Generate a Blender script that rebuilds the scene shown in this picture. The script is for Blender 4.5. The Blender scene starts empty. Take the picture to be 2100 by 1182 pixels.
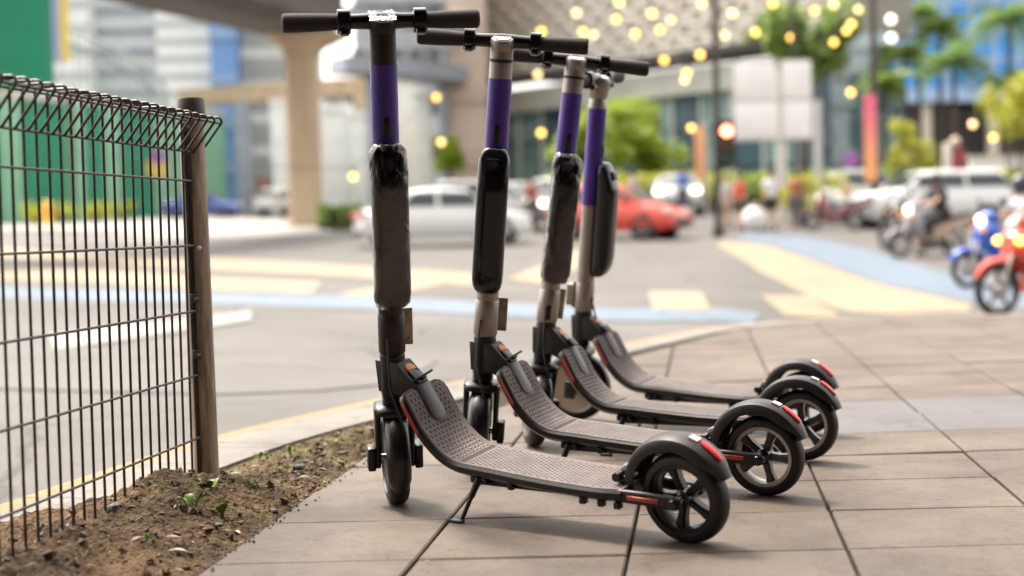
import bpy, bmesh, math, random
from mathutils import Vector, Matrix, noise
rnd = random.Random(7)
PI = math.pi
SC = bpy.context.scene
COL = SC.collection
R = math.radians

# ------------------------------------------------------------------ camera
F_PX, HC, PITCH, ROLL = 2960.6, 0.6348, 0.0422, 0.0222      # focal length in 2100-wide pixels, eye height, pitch down, roll
_c, _s, _cr, _sr = math.cos(PITCH), math.sin(PITCH), math.cos(ROLL), math.sin(ROLL)
FW, UP0, RT0 = Vector((0, _c, -_s)), Vector((0, _s, _c)), Vector((1, 0, 0))
RT, UPV = RT0 * _cr - UP0 * _sr, RT0 * _sr + UP0 * _cr
cam = bpy.data.cameras.new('camera')
camo = bpy.data.objects.new('camera', cam); COL.objects.link(camo)
cam.sensor_width = 36.0
cam.lens = F_PX / 2100 * 36
cam.clip_end = 2000
cam.clip_start = 0.05
M = Matrix((RT, UPV, -FW)).transposed().to_4x4(); M.translation = (0, 0, HC)
camo.matrix_world = M
cam.dof.use_dof = True
cam.dof.focus_distance = 3.30
cam.dof.aperture_fstop = 1.9
SC.camera = camo

# ------------------------------------------------------------------ sky, sun, exposure
W = bpy.data.worlds.new('World'); SC.world = W; W.use_nodes = True
nt = W.node_tree; nt.nodes.clear()
sky = nt.nodes.new('ShaderNodeTexSky'); sky.sky_type = 'NISHITA'; sky.sun_disc = False
SUN_EL, SUN_AZ = 60.0, -42.0
sky.sun_elevation = R(SUN_EL); sky.sun_rotation = R(SUN_AZ)
sky.air_density = 1.0; sky.dust_density = 4.0; sky.ozone_density = 0.6
hs = nt.nodes.new('ShaderNodeHueSaturation'); hs.inputs['Saturation'].default_value = 0.12
bg = nt.nodes.new('ShaderNodeBackground'); bg.inputs['Strength'].default_value = 0.15
wo = nt.nodes.new('ShaderNodeOutputWorld')
tint = nt.nodes.new('ShaderNodeMix'); tint.data_type = 'RGBA'; tint.blend_type = 'MULTIPLY'; tint.inputs['Factor'].default_value = 1; tint.inputs['B'].default_value = (1.0, .96, .905, 1)      # warm haze of a hot afternoon
nt.links.new(sky.outputs[0], hs.inputs['Color']); nt.links.new(hs.outputs[0], tint.inputs['A']); nt.links.new(tint.outputs['Result'], bg.inputs['Color']); nt.links.new(bg.outputs[0], wo.inputs['Surface'])
sl = bpy.data.lights.new('sun', 'SUN'); sl.energy = 1.5; sl.angle = R(10); sl.color = (1.0, 0.91, 0.80)
so = bpy.data.objects.new('sun', sl); COL.objects.link(so)
sd = Vector((math.sin(R(SUN_AZ)) * math.cos(R(SUN_EL)), math.cos(R(SUN_AZ)) * math.cos(R(SUN_EL)), math.sin(R(SUN_EL))))
so.rotation_euler = sd.to_track_quat('Z', 'Y').to_euler(); so.location = sd * 30
vs = SC.view_settings
vs.view_transform = 'Standard'; vs.look = 'None'; vs.gamma = 1.0; vs.use_curve_mapping = False
vs.exposure = 1.95
SC.cycles.use_denoising = True
SC.cycles.max_bounces = 6; SC.cycles.volume_bounces = 1; SC.cycles.transparent_max_bounces = 12
SC.cycles.sample_clamp_indirect = 6.0
SC.cycles.caustics_reflective = False; SC.cycles.caustics_refractive = False

# ------------------------------------------------------------------ helpers
def ray(px, py):
    du, dv = px - 1050, py - 591
    x = _cr * du - _sr * dv; y = _sr * du + _cr * dv
    return RT0 * (x / F_PX) + FW - UP0 * (y / F_PX)
def at(px, py, Y):
    d = ray(px, py); return Vector((0, 0, HC)) + d * (Y / d.y)
def lerp(tab, v):
    if v <= tab[0][0]: return tab[0][1]
    for (a, b), (c, d) in zip(tab, tab[1:]):
        if v <= c:
            t = (v - a) / (c - a); return b + (d - b) * t
    return tab[-1][1]
def smooth(a, b, v):
    t = min(1, max(0, (v - a) / (b - a))); return t * t * (3 - 2 * t)
ZC = [(8, -.13), (13, -.12), (20, -.04), (29, .08), (36, .16), (42, .40), (45, .60), (50, .85), (62, 1.15), (80, 1.5), (110, 2.1)]
ZR = [(8, -.13), (9.5, -.2), (12, -.38), (16, -.44), (23, -.33), (29, -.13), (36, .2), (42, .42), (45, .62), (50, .85), (62, 1.15), (80, 1.5), (110, 2.1)]
def zroad(x, y):
    if y < 8: return -.13
    t = smooth(.12, .26, x / y)
    f = lambda T: (lerp(T, y - 1.2) + lerp(T, y) + lerp(T, y + 1.2)) / 3
    return f(ZC) * (1 - t) + f(ZR) * t
def gnd(px, py):
    d = ray(px, py); Y = 6.0; prev = None
    while Y < 140:
        p = Vector((0, 0, HC)) + d * (Y / d.y); g = p.z - zroad(p.x, p.y)
        if g <= 0: break
        Y += .05 if Y < 40 else .15
    return p

class MB:
    def __init__(s): s.v = []; s.f = []; s.M = Matrix()
    def add(s, vs, fs):
        o = len(s.v); s.v += [s.M @ Vector(v) for v in vs]; s.f += [tuple(i + o for i in f) for f in fs]; return s
    def box(s, c, d, rot=None, taper=(1, 1)):
        x, y, z = (k / 2 for k in d); tx, ty = taper
        vs = [Vector((-x, -y, -z)), Vector((x, -y, -z)), Vector((x, y, -z)), Vector((-x, y, -z)),
              Vector((-x * tx, -y * ty, z)), Vector((x * tx, -y * ty, z)), Vector((x * tx, y * ty, z)), Vector((-x * tx, y * ty, z))]
        m = (rot.to_4x4() if rot else Matrix())
        return s.add([m @ v + Vector(c) for v in vs], [(3, 2, 1, 0), (4, 5, 6, 7), (0, 1, 5, 4), (1, 2, 6, 5), (2, 3, 7, 6), (3, 0, 4, 7)])
    def rbox(s, c, d, r=.004, seg=2, rot=None):
        bm = bmesh.new(); bmesh.ops.create_cube(bm, size=1)
        for v in bm.verts: v.co = Vector((v.co.x * d[0], v.co.y * d[1], v.co.z * d[2]))
        bmesh.ops.bevel(bm, geom=bm.edges[:], offset=min(r, min(d) * .49), segments=seg, affect='EDGES', profile=.5)
        m = (rot.to_4x4() if rot else Matrix())
        bm.verts.index_update()
        s.add([m @ v.co + Vector(c) for v in bm.verts], [tuple(v.index for v in f.verts) for f in bm.faces]); bm.free(); return s
    def loft(s, rings, cap=True, closed=True):
        n = len(rings[0]); vs = [p for r in rings for p in r]; fs = []
        for i in range(len(rings) - 1):
            for j in range(n if closed else n - 1):
                a, b = i * n + j, i * n + (j + 1) % n; fs.append((a, b, b + n, a + n))
        if cap and closed:
            fs.append(tuple(reversed(range(n)))); fs.append(tuple((len(rings) - 1) * n + j for j in range(n)))
        return s.add(vs, fs)
    def tube(s, pts, r, n=10, cap=True, closed=False):
        pts = [Vector(p) for p in pts]; rs = r if isinstance(r, (list, tuple)) else [r] * len(pts)
        rings = []; up = None; N = len(pts)
        for i, p in enumerate(pts):
            if closed: t = pts[(i + 1) % N] - pts[i - 1]
            else: t = pts[min(i + 1, N - 1)] - pts[max(i - 1, 0)]
            t.normalize()
            if up is None: up = t.orthogonal().normalized()
            up = (up - t * up.dot(t)).normalized(); w = t.cross(up)
            rings.append([p + (up * math.cos(2 * PI * k / n) + w * math.sin(2 * PI * k / n)) * rs[i] for k in range(n)])
        if closed: rings.append(rings[0]); return s.loft(rings, False)
        return s.loft(rings, cap)
    def lathe(s, prof, n=32, axis='z', c=(0, 0, 0), closed=False):
        rings = []
        for k in range(n + 1):
            a = 2 * PI * k / n; ca, sa = math.cos(a), math.sin(a); ring = []
            for r, h in prof:
                q = (r * ca, r * sa, h) if axis == 'z' else ((r * ca, h, r * sa) if axis == 'y' else (h, r * ca, r * sa))
                ring.append(Vector(q) + Vector(c))
            rings.append(ring)
        vs = [p for r in rings[:-1] for p in r]; m = len(prof); fs = []
        for k in range(n):
            for j in range(m if closed else m - 1):
                a, b = k * m + j, k * m + (j + 1) % m; a2, b2 = ((k + 1) % n) * m + j, ((k + 1) % n) * m + (j + 1) % m
                fs.append((a, a2, b2, b))
        return s.add(vs, fs)
    def prism(s, poly, a, b, axis='y', r=0):
        """polygon in the plane across axis, extruded from a to b, bevelled by r"""
        def q(p, h): return (p[0], h, p[1]) if axis == 'y' else ((p[0], p[1], h) if axis == 'z' else (h, p[0], p[1]))
        bm = bmesh.new(); n = len(poly)
        A = [bm.verts.new(q(p, a)) for p in poly]; B = [bm.verts.new(q(p, b)) for p in poly]
        bm.faces.new(A); bm.faces.new(list(reversed(B)))
        for i in range(n): bm.faces.new((A[i], B[i], B[(i + 1) % n], A[(i + 1) % n]))
        bmesh.ops.recalc_face_normals(bm, faces=bm.faces[:])
        if r: bmesh.ops.bevel(bm, geom=bm.edges[:], offset=r, segments=2, affect='EDGES', profile=.5)
        bm.verts.index_update()
        s.add([v.co.copy() for v in bm.verts], [tuple(v.index for v in f.verts) for f in bm.faces]); bm.free(); return s
    def ball(s, c, r, n=12, m=8, sc=(1, 1, 1)):
        rings = []
        for i in range(m + 1):
            t = PI * i / m; rr = max(1e-5, math.sin(t)) * r; z = -math.cos(t) * r
            rings.append([Vector((rr * math.cos(2 * PI * k / n) * sc[0], rr * math.sin(2 * PI * k / n) * sc[1], z * sc[2])) + Vector(c) for k in range(n)])
        return s.loft(rings, True)
    def build(s, name, mat, parent=None, smooth=True, angle=38, loc=None, mw=None, fix=True):
        me = bpy.data.meshes.new(name); me.from_pydata([tuple(v) for v in s.v], [], s.f); me.update()
        if fix:
            bm = bmesh.new(); bm.from_mesh(me); bmesh.ops.recalc_face_normals(bm, faces=bm.faces[:]); bm.to_mesh(me); bm.free()
        if smooth:
            me.polygons.foreach_set('use_smooth', [True] * len(me.polygons))
            me.set_sharp_from_angle(angle=R(angle))
        for m in (mat if isinstance(mat, (list, tuple)) else [mat]): me.materials.append(m)
        o = bpy.data.objects.new(name, me); COL.objects.link(o)
        if parent: o.parent = parent
        if mw is not None: o.matrix_local = mw
        elif loc is not None: o.location = loc
        return o
def inst(o, name, parent=None, mw=None, loc=None):
    c = o.copy(); c.name = name; COL.objects.link(c)
    if parent is not None: c.parent = parent
    if mw is not None: c.matrix_local = mw
    elif loc is not None: c.location = loc
    return c
def copy_tree(o, parent=None):
    c = o.copy(); COL.objects.link(c)
    if parent is not None: c.parent = parent
    for ch in list(o.children): copy_tree(ch, c)
    return c
def tag(o, label=None, cat=None, group=None, kind=None):
    if label: o['label'] = label
    if cat: o['category'] = cat
    if group: o['group'] = group
    if kind: o['kind'] = kind
    return o
def thing(name, label, cat, loc=(0, 0, 0), rz=0, group=None):
    o = bpy.data.objects.new(name, None); COL.objects.link(o); o.empty_display_size = .1
    o.location = loc; o.rotation_euler = (0, 0, rz)
    return tag(o, label, cat, group)
def rotz(a): return Matrix.Rotation(a, 3, 'Z')

# ------------------------------------------------------------------ materials
MATS = {}
def mat(name, col, rough=.5, metal=0, var=.0, vscale=6, bump=0, bscale=60, coat=0, emit=None, estr=1, spec=.5, col2=None, orand=0, trans=0, stretch=None):
    if name in MATS: return MATS[name]
    m = bpy.data.materials.new(name); m.use_nodes = True; t = m.node_tree; n = t.nodes; L = t.links
    b = n['Principled BSDF']; c = (*col, 1)
    b.inputs['Base Color'].default_value = c; b.inputs['Roughness'].default_value = rough; b.inputs['Metallic'].default_value = metal
    b.inputs['Coat Weight'].default_value = coat; b.inputs['Coat Roughness'].default_value = .08
    b.inputs['Specular IOR Level'].default_value = spec
    tc = n.new('ShaderNodeTexCoord'); src = tc.outputs['Object']
    if stretch:
        mp = n.new('ShaderNodeMapping'); mp.inputs['Scale'].default_value = stretch; L.new(src, mp.inputs['Vector']); src = mp.outputs[0]
    if var or col2:
        no = n.new('ShaderNodeTexNoise'); no.inputs['Scale'].default_value = vscale; no.inputs['Detail'].default_value = 6; no.inputs['Roughness'].default_value = .62
        L.new(src, no.inputs['Vector'])
        rp = n.new('ShaderNodeValToRGB'); L.new(no.outputs['Fac'], rp.inputs['Fac'])
        d = col2 if col2 else tuple(k * (1 - var) for k in col)
        e = col if col2 else tuple(min(1, k * (1 + var)) for k in col)
        rp.color_ramp.elements[0].position = .36; rp.color_ramp.elements[1].position = .64
        rp.color_ramp.elements[0].color = (*d, 1); rp.color_ramp.elements[1].color = (*e, 1)
        out = rp.outputs[0]
        if orand:
            oi = n.new('ShaderNodeObjectInfo'); mr = n.new('ShaderNodeMapRange'); mr.inputs['To Min'].default_value = 1 - orand; mr.inputs['To Max'].default_value = 1 + orand
            L.new(oi.outputs['Random'], mr.inputs['Value']); hv = n.new('ShaderNodeHueSaturation'); L.new(mr.outputs[0], hv.inputs['Value']); L.new(out, hv.inputs['Color']); out = hv.outputs[0]
        L.new(out, b.inputs['Base Color'])
        mr2 = n.new('ShaderNodeMapRange'); mr2.inputs['To Min'].default_value = max(.02, rough - .1); mr2.inputs['To Max'].default_value = min(1, rough + .1)
        L.new(no.outputs['Fac'], mr2.inputs['Value']); L.new(mr2.outputs[0], b.inputs['Roughness'])
    if bump:
        nb = n.new('ShaderNodeTexNoise'); nb.inputs['Scale'].default_value = bscale; nb.inputs['Detail'].default_value = 5
        L.new(src, nb.inputs['Vector']); bp = n.new('ShaderNodeBump'); bp.inputs['Strength'].default_value = bump; bp.inputs['Distance'].default_value = .01
        L.new(nb.outputs['Fac'], bp.inputs['Height']); L.new(bp.outputs[0], b.inputs['Normal'])
    if emit:
        b.inputs['Emission Color'].default_value = (*emit, 1); b.inputs['Emission Strength'].default_value = estr
    if trans: b.inputs['Transmission Weight'].default_value = trans
    MATS[name] = m; return m

BLACK = mat('black_plastic', (.0085, .0075, .008), .36, col2=(.016, .0135, .0125), vscale=22, bump=.05, bscale=300, spec=.38)
GLOSS = mat('gloss_black', (.007, .006, .008), .15, coat=.15, var=.3, vscale=25, spec=.4)
RUBBER = mat('rubber', (.011, .009, .010), .5, col2=(.020, .017, .015), vscale=30, bump=.12, bscale=200, spec=.4)
DKMET = mat('dark_stem_metal', (.026, .020, .020), .40, metal=.3, var=.22, vscale=25, spec=.4)
CHAMP = mat('champagne_metal', (.31, .272, .242), .38, metal=.7, var=.08, vscale=20)
PURPLE = mat('purple_wrap', (.060, .022, .245), .42, var=.18, vscale=12, bump=.04, bscale=40)
GRIPM = mat('grip_rubber', (.030, .023, .024), .8, var=.15, vscale=50, bump=.08, bscale=250)
MATM = mat('deck_mat', (.170, .137, .131), .66, col2=(.118, .095, .087), vscale=16, bump=.05, bscale=200, spec=.2)
STUDM = mat('deck_stud', (.026, .020, .020), .5)  # darker than the mat: shadow of the raised nubs put into their colour
REDR = mat('red_reflector', (.36, .035, .022), .25, var=.2, vscale=60, coat=.5)
TAILR = mat('tail_light_red', (.50, .014, .010), .3, coat=.2)
ORANGE = mat('orange_pedal', (.74, .235, .035), .45, var=.08, vscale=30)
SILVER = mat('silver_metal', (.52, .48, .45), .30, metal=.85, var=.1, vscale=30)
RIMG = mat('grey_rim', (.44, .395, .34), .40, metal=.45, var=.15, vscale=30)
RIMB = mat('black_rim', (.014, .012, .014), .34, metal=.2, var=.2, vscale=30)
BRKT = mat('bracket_metal', (.30, .255, .195), .42, metal=.4, var=.2, vscale=40)
HUBM = mat('hub_cover', (.36, .30, .235), .42, metal=.5, var=.1, vscale=20)

SATIN = mat('satin_black', (.012, .0105, .012), .27, var=.2, vscale=25, spec=.5)
def film_material(mult=1.45):
    m = bpy.data.materials.new('clear_film'); m.use_nodes = True; t = m.node_tree; n = t.nodes; L = t.links; n.clear()
    o = n.new('ShaderNodeOutputMaterial'); mx = n.new('ShaderNodeMixShader'); tr = n.new('ShaderNodeBsdfTransparent'); gl = n.new('ShaderNodeBsdfGlossy')
    gl.inputs['Roughness'].default_value = .045; gl.inputs['Color'].default_value = (1, .97, .93, 1)
    tr.inputs['Color'].default_value = (.97, .965, .96, 1)
    tc = n.new('ShaderNodeTexCoord'); mp = n.new('ShaderNodeMapping'); mp.inputs['Scale'].default_value = (1, 1, .45)
    L.new(tc.outputs['Object'], mp.inputs['Vector'])
    no = n.new('ShaderNodeTexNoise'); no.inputs['Scale'].default_value = 42; no.inputs['Detail'].default_value = 4; no.inputs['Distortion'].default_value = 1.5
    L.new(mp.outputs[0], no.inputs['Vector'])
    bp = n.new('ShaderNodeBump'); bp.inputs['Strength'].default_value = .7; bp.inputs['Distance'].default_value = .008
    L.new(no.outputs['Fac'], bp.inputs['Height'])
    fr = n.new('ShaderNodeFresnel'); fr.inputs['IOR'].default_value = 1.5
    L.new(bp.outputs[0], fr.inputs['Normal']); L.new(bp.outputs[0], gl.inputs['Normal'])
    ma = n.new('ShaderNodeMath'); ma.operation = 'MULTIPLY'; ma.inputs[1].default_value = mult; L.new(fr.outputs[0], ma.inputs[0])
    L.new(ma.outputs[0], mx.inputs[0]); L.new(tr.outputs[0], mx.inputs[1]); L.new(gl.outputs[0], mx.inputs[2]); L.new(mx.outputs[0], o.inputs['Surface'])
    return m
FILM = film_material(); FILM_THIN = film_material(.2)

# ================================================================== PAVEMENT, KERB, ROAD, SOIL
def ground_mat(name, c1, c2, c3, rough=.8, s1=1.2, s2=30, bump=.3, bs=90, orand=0):
    m = bpy.data.materials.new(name); m.use_nodes = True; t = m.node_tree; n = t.nodes; L = t.links; b = n['Principled BSDF']
    tc = n.new('ShaderNodeNewGeometry'); src = tc.outputs['Position']
    a = n.new('ShaderNodeTexNoise'); a.inputs['Scale'].default_value = s1; a.inputs['Detail'].default_value = 8; a.inputs['Roughness'].default_value = .65; L.new(src, a.inputs['Vector'])
    d = n.new('ShaderNodeTexNoise'); d.inputs['Scale'].default_value = s2; d.inputs['Detail'].default_value = 8; d.inputs['Roughness'].default_value = .7; L.new(src, d.inputs['Vector'])
    r1 = n.new('ShaderNodeValToRGB'); L.new(a.outputs['Fac'], r1.inputs['Fac'])
    r1.color_ramp.elements[0].position = .34; r1.color_ramp.elements[1].position = .62
    r1.color_ramp.elements[0].color = (*c2, 1); r1.color_ramp.elements[1].color = (*c1, 1)
    r2 = n.new('ShaderNodeValToRGB'); L.new(d.outputs['Fac'], r2.inputs['Fac'])
    r2.color_ramp.elements[0].position = .30; r2.color_ramp.elements[1].position = .48
    r2.color_ramp.elements[0].color = (*c3, 1); r2.color_ramp.elements[1].color = (1, 1, 1, 1)
    mx = n.new('ShaderNodeMix'); mx.data_type = 'RGBA'; mx.blend_type = 'MULTIPLY'; mx.inputs['Factor'].default_value = .75
    L.new(r1.outputs[0], mx.inputs['A']); L.new(r2.outputs[0], mx.inputs['B']); out = mx.outputs['Result']
    if orand:
        oi = n.new('ShaderNodeObjectInfo'); mr = n.new('ShaderNodeMapRange'); mr.inputs['To Min'].default_value = 1 - orand; mr.inputs['To Max'].default_value = 1 + orand
        L.new(oi.outputs['Random'], mr.inputs['Value']); hv = n.new('ShaderNodeHueSaturation'); L.new(mr.outputs[0], hv.inputs['Value']); L.new(out, hv.inputs['Color']); out = hv.outputs[0]
    if name.startswith(('tile', 'kerb_c')):
        sp = n.new('ShaderNodeTexNoise'); sp.inputs['Scale'].default_value = 260; sp.inputs['Detail'].default_value = 3; L.new(src, sp.inputs['Vector'])
        r3 = n.new('ShaderNodeValToRGB'); L.new(sp.outputs['Fac'], r3.inputs['Fac']); r3.color_ramp.elements[0].position = .30; r3.color_ramp.elements[1].position = .70
        r3.color_ramp.elements[0].color = (.72, .70, .68, 1); r3.color_ramp.elements[1].color = (1.14, 1.13, 1.11, 1)
        m3 = n.new('ShaderNodeMix'); m3.data_type = 'RGBA'; m3.blend_type = 'MULTIPLY'; m3.inputs['Factor'].default_value = 1; L.new(out, m3.inputs['A']); L.new(r3.outputs[0], m3.inputs['B']); out = m3.outputs['Result']
        st = n.new('ShaderNodeTexNoise'); st.inputs['Scale'].default_value = 5.5; st.inputs['Detail'].default_value = 9; st.inputs['Roughness'].default_value = .75; st.inputs['Distortion'].default_value = .6; L.new(src, st.inputs['Vector'])
        r4 = n.new('ShaderNodeValToRGB'); L.new(st.outputs['Fac'], r4.inputs['Fac']); r4.color_ramp.elements[0].position = .30; r4.color_ramp.elements[1].position = .47
        r4.color_ramp.elements[0].color = (.56, .53, .50, 1); r4.color_ramp.elements[1].color = (1, 1, 1, 1)
        m4 = n.new('ShaderNodeMix'); m4.data_type = 'RGBA'; m4.blend_type = 'MULTIPLY'; m4.inputs['Factor'].default_value = .8; L.new(out, m4.inputs['A']); L.new(r4.outputs[0], m4.inputs['B']); out = m4.outputs['Result']
        vo = n.new('ShaderNodeTexVoronoi'); vo.inputs['Scale'].default_value = 7; L.new(src, vo.inputs['Vector'])
        r5 = n.new('ShaderNodeValToRGB'); L.new(vo.outputs['Distance'], r5.inputs['Fac']); r5.color_ramp.elements[0].position = .055; r5.color_ramp.elements[1].position = .10
        r5.color_ramp.elements[0].color = (.62, .60, .58, 1); r5.color_ramp.elements[1].color = (1, 1, 1, 1)
        m5 = n.new('ShaderNodeMix'); m5.data_type = 'RGBA'; m5.blend_type = 'MULTIPLY'; m5.inputs['Factor'].default_value = .7; L.new(out, m5.inputs['A']); L.new(r5.outputs[0], m5.inputs['B']); out = m5.outputs['Result']
    if name in ('asphalt', 'repaired_asphalt', 'yellow_road_paint', 'blue_road_paint', 'white_road_paint'):
        nd = n.new('ShaderNodeTexNoise'); nd.inputs['Scale'].default_value = 1.1; nd.inputs['Detail'].default_value = 5; L.new(src, nd.inputs['Vector'])
        mv = n.new('ShaderNodeMix'); mv.data_type = 'RGBA'; mv.inputs['Factor'].default_value = .25; L.new(src, mv.inputs['A']); L.new(nd.outputs['Color'], mv.inputs['B'])
        vo = n.new('ShaderNodeTexVoronoi'); vo.feature = 'DISTANCE_TO_EDGE'; vo.inputs['Scale'].default_value = .55; L.new(mv.outputs['Result'], vo.inputs['Vector'])
        r5 = n.new('ShaderNodeValToRGB'); L.new(vo.outputs['Distance'], r5.inputs['Fac']); r5.color_ramp.elements[0].position = .002; r5.color_ramp.elements[1].position = .010
        r5.color_ramp.elements[0].color = (.45, .44, .43, 1); r5.color_ramp.elements[1].color = (1, 1, 1, 1)
        m5 = n.new('ShaderNodeMix'); m5.data_type = 'RGBA'; m5.blend_type = 'MULTIPLY'; m5.inputs['Factor'].default_value = .8; L.new(out, m5.inputs['A']); L.new(r5.outputs[0], m5.inputs['B']); out = m5.outputs['Result']
    L.new(out, b.inputs['Base Color'])
    b.inputs['Roughness'].default_value = rough; b.inputs['Specular IOR Level'].default_value = .22
    nb = n.new('ShaderNodeTexNoise'); nb.inputs['Scale'].default_value = bs; nb.inputs['Detail'].default_value = 6; L.new(src, nb.inputs['Vector'])
    bp = n.new('ShaderNodeBump'); bp.inputs['Strength'].default_value = bump; bp.inputs['Distance'].default_value = .018 if name == 'soil' else .006
    L.new(nb.outputs['Fac'], bp.inputs['Height']); L.new(bp.outputs[0], b.inputs['Normal'])
    MATS[name] = m; return m
TILE = ground_mat('tile_concrete', (.140, .111, .090), (.080, .062, .050), (.60, .56, .53), .62, 2.3, 38, .22, 160, .05)
TILEB = ground_mat('tile_blue_grey', (.132, .124, .128), (.105, .098, .100), (.78, .76, .74), .62, 2.3, 38, .2, 160, .04)
JOINT = ground_mat('joint_dirt', (.030, .022, .016), (.018, .014, .010), (.6, .6, .6), .95, 8, 60, .5, 120)
KERBM = ground_mat('kerb_concrete', (.225, .21, .19), (.165, .155, .14), (.62, .58, .54), .8, 2.5, 25, .35, 120, .03)
KYEL = ground_mat('kerb_yellow_paint', (.255, .178, .08), (.20, .145, .078), (.66, .62, .56), .7, 3, 30, .3, 120)
ROADM = ground_mat('asphalt', (.122, .113, .106), (.086, .080, .074), (.58, .56, .55), .75, .55, 42, .7, 120)
SOIL = ground_mat('soil', (.165, .100, .057), (.034, .022, .014), (.26, .24, .22), .95, 5, 42, 1.0, 110)  # soil tones, with dark range widened to stand in for shadow between clods

OUT = [(-2.05, 0), (-1.75, 1.2), (-1.47, 2.25), (-1.19, 3.3), (-1.09, 3.74), (-.925, 4.37), (-.76, 4.78), (-.515, 5.26), (-.17, 5.96), (.3, 6.93), (.734, 7.81),
       (1.0, 8.33), (1.3, 8.78), (1.7, 9.08), (2.2, 9.25), (2.9, 9.27), (4, 9.2), (7, 9.0), (12, 8.6)]
def resample(P, step):
    P = [Vector((*p, 0)) for p in P]; res = [P[0].copy()]; need = step
    for a, b in zip(P, P[1:]):
        d = (b - a).length; t = 0
        while d - t >= need:
            t += need; res.append(a + (b - a) * (t / d)); need = step
        need -= d - t
    return res
OUTR = resample(OUT, .1)
for _ in range(4):
    OUTR = [OUTR[0]] + [(OUTR[i - 1] + OUTR[i] * 2 + OUTR[i + 1]) / 4 for i in range(1, len(OUTR) - 1)] + [OUTR[-1]]
def offs(P, w):
    res = []
    for i, p in enumerate(P):
        t = (P[min(i + 1, len(P) - 1)] - P[max(i - 1, 0)]).normalized()
        ww = w if w < .2 else w * (1 - .35 * smooth(5.2, 7.0, p.y))
        res.append(p + Vector((t.y, -t.x, 0)) * ww)
    return res
YOUT, YIN, KIN = offs(OUTR, -.075), offs(OUTR, 0), offs(OUTR, .25)

# the ground under everything
ys = [-18, -10, 0, 2, 4, 6, 8] + [8 + .2 * k for k in range(1, 61)] + [20 + .4 * k for k in range(1, 71)] + [48 + 2 * k for k in range(1, 33)] + [115, 130, 160, 192]
def road_grid():
    mb = MB(); us = [-1.6, -1.2, -.9, -.7, -.6] + [-.5 + .0125 * k for k in range(89)] + [.7, .9, 1.2, 1.6]
    n = len(us)
    vs = []
    for y in ys:
        sp = max(y, 14)
        for u in us:
            x = max(-122, min(122, u * sp)); x += u * .01; vs.append((x, y, zroad(x, y)))
    fs = [(i * n + j, i * n + j + 1, (i + 1) * n + j + 1, (i + 1) * n + j) for i in range(len(ys) - 1) for j in range(n - 1)]
    mb.add(vs, fs); return mb
tag(road_grid().build('road', ROADM, angle=80), 'grey asphalt road junction behind the kerb', 'road', kind='structure')

# pavement bed with paving tiles as pieces
pave = MB()
poly = [(p.x, p.y) for p in KIN] + [(12, -3), (-2.8, -3)]
top = [(x, y, -.011) for x, y in poly]; bot = [(x, y, -.30) for x, y in poly]; n_ = len(poly)
pave.add(top + bot, [tuple(range(n_))] + [(i, (i + 1) % n_, n_ + (i + 1) % n_, n_ + i) for i in range(n_)])
pavement = tag(pave.build('pavement', JOINT, smooth=False), 'paved footway of large beige concrete slabs', 'pavement', kind='structure')
def clip(polyg, cp):
    for i in range(len(cp)):
        a, b = cp[i], cp[(i + 1) % len(cp)]; res = []
        side = lambda p: (b[0] - a[0]) * (p[1] - a[1]) - (b[1] - a[1]) * (p[0] - a[0])
        for k in range(len(polyg)):
            p, q = polyg[k - 1], polyg[k]; sp, sq = side(p), side(q)
            if (sp < 0) != (sq < 0):
                t = sp / (sp - sq); res.append((p[0] + (q[0] - p[0]) * t, p[1] + (q[1] - p[1]) * t))
            if sq < 0: res.append(q)
        polyg = res
        if len(polyg) < 3: return []
    return polyg
colx = [-.56, -.165, .245, .667] + [1.10 + .432 * k for k in range(12)]
rowy = [2.757 + .3735 * k for k in range(-5, 20)]
def rowline(k, x):
    y = rowy[k]; sl = lerp([(3.4, 0.0), (3.9, .045), (4.4, .09), (5.1, .14), (12, .16)], y)
    return y + sl * (max(x, .55) - .9)
def tile_corner(c, k):
    x = colx[c]
    for _ in range(3): y = rowline(k, x); x = colx[c] + .131 * (y - 3)
    return x, rowline(k, x)
CLIP = [(p.x, p.y) for p in offs(OUTR, .257)][::6] + [(12, -3), (-2.8, -3)]
def inset(P, d):
    A = sum(P[i][0] * P[(i + 1) % len(P)][1] - P[(i + 1) % len(P)][0] * P[i][1] for i in range(len(P)))
    if A < 0: P = P[::-1]
    res = []; n = len(P)
    for i in range(n):
        p0, p1, p2 = Vector(P[i - 1]), Vector(P[i]), Vector(P[(i + 1) % n])
        d1, d2 = (p1 - p0), (p2 - p1)
        if d1.length < 1e-4 or d2.length < 1e-4: continue
        n1 = Vector((-d1.y, d1.x)).normalized(); n2 = Vector((-d2.y, d2.x)).normalized()
        b = n1 + n2; k = max(.4, b.dot(n1)); res.append(p1 + b * (d / k))
    return res
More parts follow.
